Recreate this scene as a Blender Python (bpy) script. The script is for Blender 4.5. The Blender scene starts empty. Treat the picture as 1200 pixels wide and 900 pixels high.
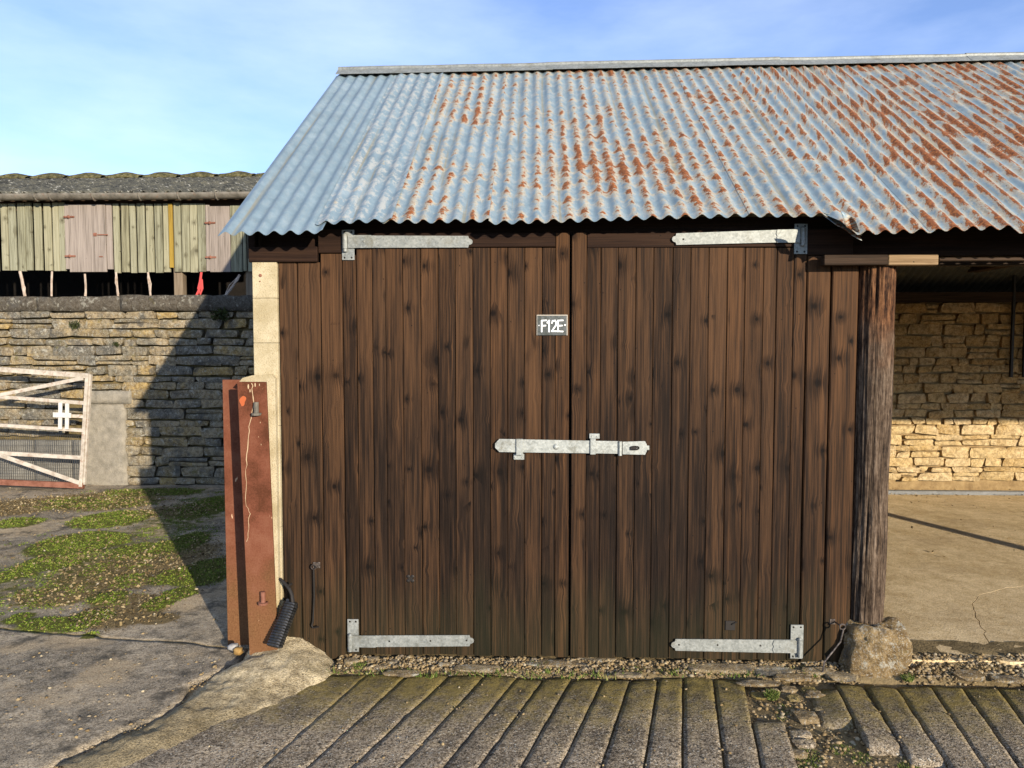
import bpy, bmesh, math, random
import numpy as np
from mathutils import Vector, noise as mn
rad = math.radians
sc = bpy.context.scene
col = sc.collection
random.seed(7)
RNG = np.random.default_rng(11)

# ------------------------------------------------------------------ camera
F_PX, PITCH, YAW = 830.0, rad(2.9), rad(2.0)        # focal length for a 1200 px wide frame
CAM = Vector((0.0, -3.67, 1.62))
cd = bpy.data.cameras.new('camera'); cam = bpy.data.objects.new('camera', cd); col.objects.link(cam)
cd.sensor_width = 36.0; cd.lens = 36.0 * F_PX / 1200.0
cd.clip_start = 0.05; cd.clip_end = 2000
cam.location = CAM; cam.rotation_euler = (math.pi / 2 - PITCH, 0, YAW)
sc.camera = cam
_r = Vector((math.cos(YAW), math.sin(YAW), 0)); _h = Vector((-math.sin(YAW), math.cos(YAW), 0))
_f = _h * math.cos(PITCH) - Vector((0, 0, math.sin(PITCH)))
_u = _h * math.sin(PITCH) + Vector((0, 0, math.cos(PITCH)))
def ray(px, py): return _r * ((px - 600) / F_PX) - _u * ((py - 450) / F_PX) + _f
# survey helpers: where a sight line meets an upright plane y = Y, a level z = Z or the ramp
def on_y(px, py, Y):
    d = ray(px, py); return CAM + d * ((Y - CAM.y) / d.y)
def on_z(px, py, Z):
    d = ray(px, py); return CAM + d * ((Z - CAM.z) / d.z)
def on_plane(px, py, p0, n):
    d = ray(px, py); return CAM + d * ((p0 - CAM).dot(n) / d.dot(n))
def X0(px, py=450, Y=0.0): return on_y(px, py, Y).x
def Z0(py, px=620, Y=0.0): return on_y(px, py, Y).z

# ------------------------------------------------------------------ light
SUN_AZ, SUN_EL = rad(145.6), rad(13.1)                # azimuth clockwise from +Y
sdir = Vector((math.sin(SUN_AZ) * math.cos(SUN_EL), math.cos(SUN_AZ) * math.cos(SUN_EL), math.sin(SUN_EL)))
sl = bpy.data.lights.new('sun', 'SUN'); so = bpy.data.objects.new('sun', sl); col.objects.link(so)
sl.energy = 4.4; sl.angle = rad(0.55); sl.color = (1.0, 0.89, 0.72)
so.rotation_euler = sdir.to_track_quat('Z', 'Y').to_euler(); so.location = (6, -10, 8)

w = bpy.data.worlds.new('World'); sc.world = w; w.use_nodes = True
nt = w.node_tree; nt.nodes.clear()
wo = nt.nodes.new('ShaderNodeOutputWorld'); bg = nt.nodes.new('ShaderNodeBackground')
sky = nt.nodes.new('ShaderNodeTexSky'); sky.sky_type = 'NISHITA'; sky.sun_disc = False
sky.sun_elevation = SUN_EL; sky.sun_rotation = SUN_AZ; sky.altitude = 2500; sky.air_density = 0.9; sky.dust_density = 0.0; sky.ozone_density = 3.0
tc = nt.nodes.new('ShaderNodeTexCoord'); mp = nt.nodes.new('ShaderNodeMapping'); mp.inputs['Scale'].default_value = (1.0, 1.0, 3.2)
mp.inputs['Location'].default_value = (0.55, 0.1, 0.2)
nz = nt.nodes.new('ShaderNodeTexNoise'); nz.inputs['Scale'].default_value = 1.7; nz.inputs['Detail'].default_value = 8; nz.inputs['Roughness'].default_value = 0.55
cr = nt.nodes.new('ShaderNodeValToRGB'); cr.color_ramp.elements[0].position = 0.34; cr.color_ramp.elements[1].position = 0.80
cr.color_ramp.elements[0].color = (0.10, 0.10, 0.10, 1); cr.color_ramp.elements[1].color = (0.62, 0.62, 0.62, 1)
mx = nt.nodes.new('ShaderNodeMix'); mx.data_type = 'RGBA'; mx.inputs[7].default_value = (4.6, 5.2, 6.0, 1)
L = nt.links
L.new(tc.outputs['Generated'], mp.inputs['Vector']); L.new(mp.outputs['Vector'], nz.inputs['Vector'])
L.new(nz.outputs['Fac'], cr.inputs['Fac']); L.new(cr.outputs['Color'], mx.inputs[0])
tn = nt.nodes.new('ShaderNodeMix'); tn.data_type = 'RGBA'; tn.blend_type = 'MULTIPLY'; tn.inputs[0].default_value = 1.0; tn.inputs[7].default_value = (.82, .90, 1.07, 1)
L.new(sky.outputs['Color'], tn.inputs[6]); L.new(tn.outputs[2], mx.inputs[6]); L.new(mx.outputs[2], bg.inputs['Color'])
bg.inputs['Strength'].default_value = 0.15
L.new(bg.outputs['Background'], wo.inputs['Surface'])

vs = sc.view_settings
sc.display_settings.display_device = 'sRGB'
vs.view_transform = 'Standard'; vs.look = 'None'; vs.exposure = 0.92; vs.gamma = 1.0; vs.use_curve_mapping = False

# ------------------------------------------------------------------ node helpers
class G:
    def __init__(s, name, rough=0.8, metal=0.0, spec=0.3):
        s.m = bpy.data.materials.new(name); s.m.use_nodes = True
        s.nt = s.m.node_tree; s.b = s.nt.nodes['Principled BSDF']
        s.b.inputs['Roughness'].default_value = rough; s.b.inputs['Metallic'].default_value = metal
        s.b.inputs['Specular IOR Level'].default_value = spec
    def n(s, t, **p):
        o = s.nt.nodes.new(t)
        for k, v in p.items(): setattr(o, k, v)
        return o
    def put(s, sock, v):
        if isinstance(v, bpy.types.NodeSocket): s.nt.links.new(v, sock)
        elif v is not None:
            if isinstance(v, tuple) and len(v) == 3 and sock.type == 'RGBA': v = v + (1,)
            sock.default_value = v
    def pos(s): return s.n('ShaderNodeNewGeometry').outputs['Position']
    def island(s): return s.n('ShaderNodeNewGeometry').outputs['Random Per Island']
    def nor(s): return s.n('ShaderNodeNewGeometry').outputs['Normal']
    def rnd(s): return s.n('ShaderNodeObjectInfo').outputs['Random']
    def uv(s): return s.n('ShaderNodeUVMap', uv_map='UVMap').outputs['UV']
    def attr(s, a): return s.n('ShaderNodeAttribute', attribute_name=a).outputs['Fac']
    def mul(s, v, k):
        o = s.n('ShaderNodeVectorMath', operation='MULTIPLY'); s.put(o.inputs[0], v); s.put(o.inputs[1], k); return o.outputs[0]
    def add(s, v, k):
        o = s.n('ShaderNodeVectorMath', operation='ADD'); s.put(o.inputs[0], v); s.put(o.inputs[1], k); return o.outputs[0]
    def sub(s, v, k):
        o = s.n('ShaderNodeVectorMath', operation='SUBTRACT'); s.put(o.inputs[0], v); s.put(o.inputs[1], k); return o.outputs[0]
    def length(s, v):
        o = s.n('ShaderNodeVectorMath', operation='LENGTH'); s.put(o.inputs[0], v); return o.outputs[1]
    def sep(s, v):
        o = s.n('ShaderNodeSeparateXYZ'); s.put(o.inputs[0], v); return o.outputs
    def comb(s, x=0., y=0., z=0.):
        o = s.n('ShaderNodeCombineXYZ'); s.put(o.inputs[0], x); s.put(o.inputs[1], y); s.put(o.inputs[2], z); return o.outputs[0]
    def ma(s, op, a, b=None, c=None, clamp=False):
        o = s.n('ShaderNodeMath', operation=op, use_clamp=clamp); s.put(o.inputs[0], a); s.put(o.inputs[1], b)
        if c is not None: s.put(o.inputs[2], c)
        return o.outputs[0]
    def sm(s, v, a, b):                       # smooth step a..b
        o = s.n('ShaderNodeMapRange', interpolation_type='SMOOTHSTEP'); s.put(o.inputs[0], v); s.put(o.inputs[1], a); s.put(o.inputs[2], b); return o.outputs[0]
    def noise(s, v, scale=1., det=4., rough=.55, dist=0.):
        o = s.n('ShaderNodeTexNoise'); s.put(o.inputs['Vector'], v); s.put(o.inputs['Scale'], scale); s.put(o.inputs['Detail'], det)
        s.put(o.inputs['Roughness'], rough); s.put(o.inputs['Distortion'], dist); return o.outputs['Fac']
    def voro(s, v, scale=1., feature='F1'):
        o = s.n('ShaderNodeTexVoronoi', feature=feature); s.put(o.inputs['Vector'], v); s.put(o.inputs['Scale'], scale); return o
    def ramp(s, f, stops):
        o = s.n('ShaderNodeValToRGB'); s.put(o.inputs[0], f); e = o.color_ramp.elements
        while len(e) < len(stops): e.new(0.5)
        for k, (p, c) in enumerate(stops):
            e[k].position = p; e[k].color = (c, c, c, 1) if isinstance(c, float) else tuple(c) + (1,)
        return o.outputs[0]
    def mix(s, f, a, b, mode='MIX'):
        o = s.n('ShaderNodeMix', data_type='RGBA', blend_type=mode); s.put(o.inputs[0], f); s.put(o.inputs[6], a); s.put(o.inputs[7], b); return o.outputs[2]
    def bump(s, h, strength=.5, dist=.01, prev=None):
        o = s.n('ShaderNodeBump'); s.put(o.inputs['Strength'], strength); s.put(o.inputs['Distance'], dist); s.put(o.inputs['Height'], h)
        if prev is not None: s.put(o.inputs['Normal'], prev)
        return o.outputs[0]
    def out(s, c=None, rough=None, nrm=None, metal=None):
        if c is not None: s.put(s.b.inputs['Base Color'], c)
        if rough is not None: s.put(s.b.inputs['Roughness'], rough)
        if nrm is not None: s.put(s.b.inputs['Normal'], nrm)
        if metal is not None: s.put(s.b.inputs['Metallic'], metal)
        return s.m

# ------------------------------------------------------------------ materials
def wood(name, dark, mid, light, knots=True, algae=0.0, vary=0.5, warm_top=0.0, rough=0.75, horiz=False, greyer=0.0, bstr=.6):
    g = G(name, rough=rough, spec=.08)
    p = g.pos(); r = g.rnd()
    if horiz:
        q = g.sep(p); p = g.comb(q[2], q[1], q[0])
    off = g.comb(g.ma('MULTIPLY', r, 37.0), g.ma('MULTIPLY', r, 11.0), g.ma('MULTIPLY', r, 91.0))
    v = g.add(p, off)
    x, y, z = g.sep(v)
    kd = None
    if knots:
        kv = g.voro(g.mul(v, (8.0, 0.0, 2.9)), 1.0)
        d = g.mul(g.sub(g.mul(v, (8.0, 0.0, 2.9)), kv.outputs['Position']), (1 / 8.0, 0.0, 1 / 2.9 * 1.0))
        kd = g.ma('MULTIPLY', g.length(d), g.ma('ADD', .55, g.ma('MULTIPLY', g.sep(kv.outputs['Color'])[1], 1.3)))
        kk = g.ma('SUBTRACT', 1.0, g.sm(kd, 0.0, 0.06))
        x = g.ma('ADD', x, g.ma('MULTIPLY', kk, 0.008))
    wob = g.ma('MULTIPLY', g.noise(g.mul(v, (3.0, 1.0, .9)), 1.0, 2), 0.007)
    x = g.ma('ADD', x, wob)
    gv = g.comb(x, y, g.ma('MULTIPLY', z, 0.028))
    coarse = g.noise(gv, 42.0, 3, .55)
    fine = g.noise(g.comb(x, y, g.ma('MULTIPLY', z, 0.016)), 230.0, 3, .65)
    blot = g.noise(g.mul(v, (9.0, 2.0, .8)), 1.8, 6, .7)
    med = g.noise(g.comb(g.ma('ADD', x, 4.), y, g.ma('MULTIPLY', z, 0.022)), 105.0, 2, .6)
    t = g.ma('ADD', g.ma('ADD', g.ma('MULTIPLY', coarse, .30), g.ma('MULTIPLY', fine, .40)), g.ma('MULTIPLY', med, .30))
    t = g.ma('ADD', t, g.ma('MULTIPLY', g.ma('SUBTRACT', blot, .5), .22))
    t = g.ma('ADD', t, g.ma('MULTIPLY', g.ma('SUBTRACT', r, .5), .20 * vary))
    pz = g.sep(g.pos())[2]
    if warm_top: t = g.ma('ADD', t, g.ma('MULTIPLY', g.sm(pz, 0.5, 2.2), warm_top))
    c = g.ramp(t, [(.36, dark), (.50, mid), (.71, light)])
    r2 = g.ma('FRACT', g.ma('MULTIPLY', r, 13.7))
    c = g.mix(g.ma('MULTIPLY', r2, greyer), c, g.mix(1.0, c, (.75, .85, 1.0), 'MULTIPLY'))
    if knots:
        keep = g.sm(g.noise(kv.outputs['Position'], 40.0, 0), .40, .48)
        km = g.ma('MULTIPLY', g.ma('SUBTRACT', 1.0, g.sm(g.ma('ADD', kd, g.ma('MULTIPLY', g.ma('SUBTRACT', fine, .5), .03)), .006, .017)), keep)
        c = g.mix(g.ma('MULTIPLY', km, .85), c, tuple(k * .45 for k in dark))
        ring = g.ma('MULTIPLY', g.ma('SUBTRACT', 1.0, g.sm(g.ma('ADD', kd, g.ma('MULTIPLY', g.ma('SUBTRACT', g.ma('ADD', g.ma('MULTIPLY', med, .5), g.ma('MULTIPLY', blot, .5)), .5), .16)), .010, .060)), keep)
        c = g.mix(g.ma('MULTIPLY', ring, .62), c, dark)
    if algae:
        an = g.noise(g.mul(g.pos(), (9.0, 3.0, 1.5)), 1.0, 4)
        am = g.ma('MULTIPLY', g.ma('SUBTRACT', 1.0, g.sm(g.ma('ADD', pz, g.ma('MULTIPLY', an, -.55)), -.25, .25)), algae)
        c = g.mix(am, c, (.030, .034, .014))
    # tiny nail and insect holes
    nv = g.voro(g.mul(v, (16.0, 0.0, 5.0)), 1.0)
    nd = g.length(g.mul(g.sub(g.mul(v, (16.0, 0.0, 5.0)), nv.outputs['Position']), (1 / 16.0, 0.0, 1 / 5.0)))
    nm = g.ma('MULTIPLY', g.ma('SUBTRACT', 1.0, g.sm(nd, .002, .004)), g.sm(g.noise(nv.outputs['Position'], 33.0, 0), .62, .64))
    c = g.mix(nm, c, (.008, .006, .005))
    h = g.ma('ADD', g.ma('MULTIPLY', coarse, .6), g.ma('MULTIPLY', fine, .6))
    return g.out(c, nrm=g.bump(h, bstr, .004), rough=g.ramp(fine, [(.3, rough - .12), (.8, rough + .1)]))

M = {}
M['door_wood'] = wood('stained_brown_boards', (.0050, .0034, .0027), (.0195, .0110, .0066), (.088, .0425, .0190), algae=.22, warm_top=.10, vary=.5, greyer=.6)
M['lintel_wood'] = wood('dark_lintel_timber', (0.0084, 0.0046, 0.0034), (0.0202, 0.0105, 0.0067), (0.0420, 0.0218, 0.0126), horiz=True, knots=False)
M['rough_wood'] = wood('dark_rough_timber', (.014, .009, .006), (.04, .025, .016), (.08, .05, .033), horiz=True, knots=False)
M['pale_plank'] = wood('pale_new_plank', (0.1344, 0.0840, 0.0420), (0.2520, 0.1680, 0.0924), (0.3360, 0.2352, 0.1344), horiz=True)
M['green_board'] = wood('green_grey_boards', (0.0966, 0.0857, 0.0521), (0.2394, 0.2201, 0.1386), (0.3528, 0.3234, 0.2226), vary=.6, greyer=.5)
M['pinkish_board'] = wood('bleached_grey_boards', (.115, .095, .078), (.235, .195, .165), (.34, .29, .245), vary=.3, knots=False)
M['yellow_board'] = wood('yellow_lichen_pole', (0.1344, 0.0840, 0.0168), (0.2856, 0.1848, 0.0336), (0.3864, 0.2856, 0.0840), knots=False)
M['grey_post'] = wood('grey_brown_post', (0.0672, 0.0504, 0.0336), (0.1680, 0.1260, 0.0840), (0.2520, 0.2016, 0.1428), knots=False)

def mat_log():
    g = G('weathered_log', rough=.9, spec=.15); p = g.pos()
    q = g.sep(p)
    v = g.mul(p, (1, 1, .09))
    a = g.noise(v, 46.0, 5, .65); b = g.noise(v, 160.0, 3, .6); bl = g.noise(p, 5.0, 4)
    xx = g.noise(g.mul(p, (1, 1, .6)), 55.0, 5, .7); t = g.ma('ADD', g.ma('ADD', g.ma('MULTIPLY', a, .5), g.ma('MULTIPLY', b, .25)), g.ma('MULTIPLY', xx, .25))
    grey = g.ramp(t, [(.40, (.012, .008, .006)), (.50, (.070, .047, .031)), (.64, (.185, .135, .095))])
    warm = g.ramp(t, [(.41, (.013, .007, .005)), (.50, (.085, .038, .018)), (.64, (.235, .112, .050))])
    f = g.sm(g.ma('ADD', q[2], g.ma('MULTIPLY', g.ma('SUBTRACT', bl, .5), 1.1)), 1.45, 2.0)
    c = g.mix(f, grey, warm)
    return g.out(c, nrm=g.bump(t, 1., .016))
M['log'] = mat_log()

def mat_stone(name, cols, lichen, shade_tint=0.0, bright=(.45, .42, .36)):
    g = G(name, rough=.92, spec=.15); p = g.pos(); r = g.rnd()
    v = g.add(p, g.comb(g.ma('MULTIPLY', r, 53.), g.ma('MULTIPLY', r, 17.), g.ma('MULTIPLY', r, 29.)))
    base = g.ramp(g.ma('ADD', r, g.ma('MULTIPLY', g.ma('SUBTRACT', g.noise(v, 7., 4), .5), .7)), [(k / (len(cols) - 1), c) for k, c in enumerate(cols)])
    n1 = g.noise(v, 24., 7, .72); n2 = g.noise(v, 110., 4, .7)
    c = g.mix(g.ramp(n1, [(.40, .85), (.58, 0.)]), base, g.mix(1., base, (.42, .38, .33), 'MULTIPLY'))
    c = g.mix(g.ma('MULTIPLY', g.sm(n2, .53, .64), .6), c, bright)
    if lichen:
        ln = g.noise(p, 5.5, 6, .7)
        c = g.mix(g.ma('MULTIPLY', g.sm(ln, .52, .66), lichen), c, (.085, .080, .070))
        l2 = g.noise(g.add(p, (9., 3., 1.)), 16., 5, .7)
        c = g.mix(g.ma('MULTIPLY', g.sm(l2, .56, .64), lichen * .75), c, (.42, .40, .33))
        l3 = g.noise(g.add(p, (2., 7., 5.)), 9., 5, .7)
        c = g.mix(g.ma('MULTIPLY', g.sm(l3, .60, .70), lichen * .8), c, (.11, .095, .02))
    if shade_tint:
        c = g.mix(g.ma('MULTIPLY', g.sm(g.sep(p)[2], .7, 1.6), shade_tint), c, g.mix(1., c, (.62, .50, .38), 'MULTIPLY'))  # upper courses tinted darker: eave shade put into the stone colour
    h = g.ma('ADD', n1, g.ma('MULTIPLY', n2, .4))
    return g.out(c, nrm=g.bump(h, 1., .030))
M['wall_stone'] = mat_stone('lichened_limestone', [(.30, .22, .105), (.18, .162, .12), (.37, .285, .165), (.155, .145, .12), (.31, .25, .155), (.42, .29, .11)], .8)
M['coping'] = mat_stone('dark_coping_stone', [(.085, .075, .06), (.12, .10, .075), (.10, .088, .07)], .6, bright=(.2, .19, .16))
M['gold_stone'] = mat_stone('golden_limestone', [(.56, .38, .165), (.66, .49, .25), (.50, .33, .13), (.70, .53, .30), (.58, .41, .19)], 0., shade_tint=.55, bright=(.66, .54, .34))
M['pad'] = mat_stone('mossy_block', [(.30, .21, .10), (.40, .31, .18)], .95)

def mat_mortar(name, a, b, holes=.4):
    g = G(name, rough=.95, spec=.1); p = g.pos()
    n = g.noise(p, 12., 6, .65); f = g.noise(p, 90., 4, .6)
    c = g.ramp(g.ma('ADD', g.ma('MULTIPLY', n, .7), g.ma('MULTIPLY', f, .3)), [(.3, a), (.68, b)])
    return g.out(c, nrm=g.bump(g.ma('ADD', n, g.ma('MULTIPLY', f, .5)), .9, .012))
M['mortar'] = mat_mortar('yellow_earth_mortar', (.032, .026, .014), (.20, .15, .068))
M['gold_mortar'] = mat_mortar('sandy_mortar', (.16, .10, .045), (.36, .25, .12))
M['sandy_base'] = mat_mortar('sandy_render', (.36, .25, .12), (.52, .38, .20))
M['dirt'] = mat_mortar('dark_dirt', (.07, .052, .026), (.25, .185, .095))
M['cement_patch'] = mat_mortar('old_cement_render', (0.1344, 0.1218, 0.0966), (0.3024, 0.2688, 0.2142))
M['pale_block'] = mat_mortar('grey_blockwork', (0.1092, 0.1050, 0.0924), (0.2184, 0.2058, 0.1764))
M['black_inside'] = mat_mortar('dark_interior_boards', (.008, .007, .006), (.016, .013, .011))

def mat_cream():
    g = G('cream_render', rough=.9, spec=.15); p = g.pos()
    n = g.noise(p, 8., 5, .6); f = g.noise(p, 150., 4, .7)
    c = g.ramp(n, [(.36, (.35, .285, .17)), (.6, (.47, .395, .26))])
    c = g.mix(g.ma('MULTIPLY', g.sm(f, .54, .64), .65), c, (.25, .19, .10))
    z = g.sep(p)[2]
    c = g.mix(g.ma('MULTIPLY', g.ma('SUBTRACT', 1., g.sm(g.ma('ADD', z, g.ma('MULTIPLY', n, -.4)), -.1, .3)), .6), c, (.34, .25, .10))
    return g.out(c, nrm=g.bump(f, .8, .006))
M['cream'] = mat_cream()

def mat_concrete(name, lo, hi, agg=.5, dots=.62, gritty=.0, sandy=0., moss_top=False, stain=(.05, .045, .035), grain=130., moss_attr=False, patchy=.5, bd=.006):
    g = G(name, rough=.93, spec=.15); p = g.pos()
    n = g.noise(p, 2.2, 6, .6); m = g.noise(p, 14., 5, .65); f = g.noise(p, grain, 4, .75)
    t = g.ma('ADD', g.ma('ADD', g.ma('MULTIPLY', n, .36), g.ma('MULTIPLY', m, .32)), g.ma('MULTIPLY', f, .32))
    c = g.ramp(t, [(.42, lo), (.57, hi)])
    vo = g.voro(p, grain * .62)
    vr = g.sep(vo.outputs['Color'])[0]
    dot = g.ma('MULTIPLY', g.ma('SUBTRACT', 1., g.sm(vo.outputs['Distance'], .22, .40)), g.sm(vr, dots, dots + .08))
    c = g.mix(g.ma('MULTIPLY', dot, agg), c, g.ramp(vr, [(.6, (.36, .31, .23)), (1., (.62, .57, .47))]))
    dk = g.ma('MULTIPLY', g.ma('SUBTRACT', 1., g.sm(vo.outputs['Distance'], .25, .45)), g.ma('SUBTRACT', 1., g.sm(vr, .18, .28)))
    c = g.mix(g.ma('MULTIPLY', dk, agg), c, (.03, .026, .02))
    if gritty:
        g1 = g.noise(p, 70., 3, .8); g2 = g.noise(g.add(p, (7., 2., 0.)), 190., 2, .8)
        gr = g.ma('ADD', g.ma('MULTIPLY', g1, .5), g.ma('MULTIPLY', g2, .5))
        c = g.mix(g.ma('MULTIPLY', g.ma('SUBTRACT', 1., g.sm(gr, .435, .505)), gritty), c, (.05, .039, .026))
        c = g.mix(g.ma('MULTIPLY', g.sm(gr, .525, .585), gritty * .75), c, (.52, .45, .35))
    if sandy:
        sn = g.noise(g.add(p, (1.3, 5.1, 0.)), 1.7, 5, .6)
        c = g.mix(g.ma('MULTIPLY', g.sm(sn, .50, .62), sandy), c, g.ramp(f, [(.38, (.25, .18, .10)), (.6, (.52, .40, .25))]))
    s2 = g.noise(g.add(p, (4., 8., 0.)), 5., 6, .7)
    c = g.mix(g.ma('MULTIPLY', g.sm(s2, .50, .68), patchy), c, stain)
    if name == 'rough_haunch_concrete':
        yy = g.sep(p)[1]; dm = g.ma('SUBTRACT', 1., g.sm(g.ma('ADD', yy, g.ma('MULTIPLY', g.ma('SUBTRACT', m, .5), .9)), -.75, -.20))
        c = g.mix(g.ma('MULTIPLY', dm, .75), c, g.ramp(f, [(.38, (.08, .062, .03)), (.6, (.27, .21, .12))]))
    if moss_top:
        y = g.sep(p)[1]
        mm = g.ma('MULTIPLY', g.sm(g.ma('ADD', y, g.ma('MULTIPLY', g.ma('SUBTRACT', m, .5), .9)), -.85, -.14), .9)
        c = g.mix(mm, c, g.ramp(m, [(.40, (.075, .058, .014)), (.58, (.21, .155, .04))]))
    if moss_attr:
        a = g.attr('moss'); l = g.attr('litter')
        c = g.mix(g.sm(g.ma('ADD', l, g.ma('MULTIPLY', g.ma('SUBTRACT', m, .5), .9)), .3, .7), c, g.ramp(f, [(.35, (.07, .05, .02)), (.65, (.25, .18, .085))]))
        c = g.mix(g.sm(g.ma('ADD', a, g.ma('MULTIPLY', g.ma('SUBTRACT', m, .5), .9)), .35, .65), c, g.ramp(f, [(.35, (.045, .042, .010)), (.6, (.10, .105, .018))]))
    h = g.ma('ADD', g.ma('MULTIPLY', m, .8), g.ma('ADD', g.ma('MULTIPLY', f, .7), g.ma('MULTIPLY', dot, .5)))
    return g.out(c, nrm=g.bump(h, .9, bd))
M['yard'] = mat_concrete('old_yard_concrete', (.11, .092, .067), (.48, .39, .27), agg=.30, gritty=.55, sandy=.75, moss_attr=True, patchy=.8, bd=.014)
M['ramp'] = mat_concrete('worn_ramp_concrete', (.135, .104, .07), (.45, .355, .24), agg=.9, dots=.48, gritty=.85, moss_top=True, grain=95., patchy=.4, bd=.014)
M['floor'] = mat_concrete('sandy_floor_concrete', (.50, .355, .17), (.78, .60, .345), agg=.2, gritty=.38, sandy=.25, patchy=.25, stain=(.27, .19, .09), bd=.003)
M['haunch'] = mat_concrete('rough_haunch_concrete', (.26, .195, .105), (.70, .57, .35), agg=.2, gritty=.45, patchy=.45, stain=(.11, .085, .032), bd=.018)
M['grey_kerb'] = mat_concrete('grey_kerb', (.15, .15, .145), (.24, .24, .23), agg=.1, patchy=.2)
M['pebble'] = None
def mat_island(name, stops, rough=.85, bump=0.):
    g = G(name, rough=rough, spec=.2); i = g.island()
    c = g.ramp(i, stops)
    n = g.noise(g.pos(), 200., 3)
    c = g.mix(g.sm(n, .5, .75), c, g.mix(1., c, (.5, .5, .5), 'MULTIPLY'))
    return g.out(c)
M['pebble'] = mat_island('mixed_gravel', [(0., (.07, .05, .028)), (.3, (.20, .135, .06)), (.6, (.30, .22, .115)), (.85, (.15, .12, .085)), (1., (.40, .33, .21))])
M['litter'] = mat_island('dead_leaf_litter', [(0., (.07, .045, .02)), (.4, (.19, .135, .058)), (.8, (.30, .22, .105)), (.97, (.38, .30, .17)), (1., (.46, .40, .29))])
M['moss'] = mat_island('green_moss', [(0., (.05, .065, .008)), (.45, (.095, .145, .014)), (.8, (.16, .205, .026)), (1., (.25, .24, .055))])
M['dark_moss'] = mat_island('dark_moss_cushion', [(0., (.012, .018, .005)), (1., (.05, .06, .014))])
M['grass'] = mat_island('short_grass', [(0., (.05, .08, .012)), (.6, (.10, .14, .022)), (1., (.24, .22, .07))])

def mat_galv(name, base=.50):
    g = G(name, rough=.55, metal=.35, spec=.4); p = g.pos()
    v = g.voro(p, 110.); n = g.noise(p, 22., 5, .6)
    sp = g.sep(v.outputs['Color'])[0]
    c = g.ramp(g.ma('ADD', g.ma('MULTIPLY', sp, .35), g.ma('MULTIPLY', n, .65)), [(.25, (base * .62, base * .65, base * .60)), (.7, (base * 1.05, base * 1.08, base * 1.0))])
    d = g.noise(g.add(p, (3., 1., 2.)), 9., 6, .7)
    c = g.mix(g.ma('MULTIPLY', g.sm(d, .52, .68), .6), c, (.13, .12, .085))
    return g.out(c, rough=g.ramp(n, [(.3, .45), (.7, .68)]), nrm=g.bump(n, .15, .003))
M['galv'] = mat_galv('galvanised_hinge', .27)
M['galv_new'] = mat_galv('bright_zinc_latch', .36)
M['shade_toned_sheet'] = mat_galv('shade_toned_zinc', .07)  # back slope sheets, darkened to put the underside's shade into the colour
M['iron'] = (lambda g: g.out((.030, .026, .023)))(G('black_iron', rough=.5, metal=.5))
M['rod'] = (lambda g: g.out(g.ramp(g.noise(g.pos(), 60., 4), [(.4, (.05, .04, .035)), (.7, (.22, .18, .15))])))(G('worn_iron_rod', rough=.45, metal=.6))
M['rubber'] = (lambda g: g.out(g.ramp(g.noise(g.pos(), 40., 5), [(.4, (.006, .006, .006)), (.75, (.022, .021, .020))]), rough=.35))(G('black_coil', rough=.35, spec=.6))
M['screw'] = (lambda g: g.out((.03, .028, .025)))(G('dark_screw', rough=.5, metal=.7))

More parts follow.
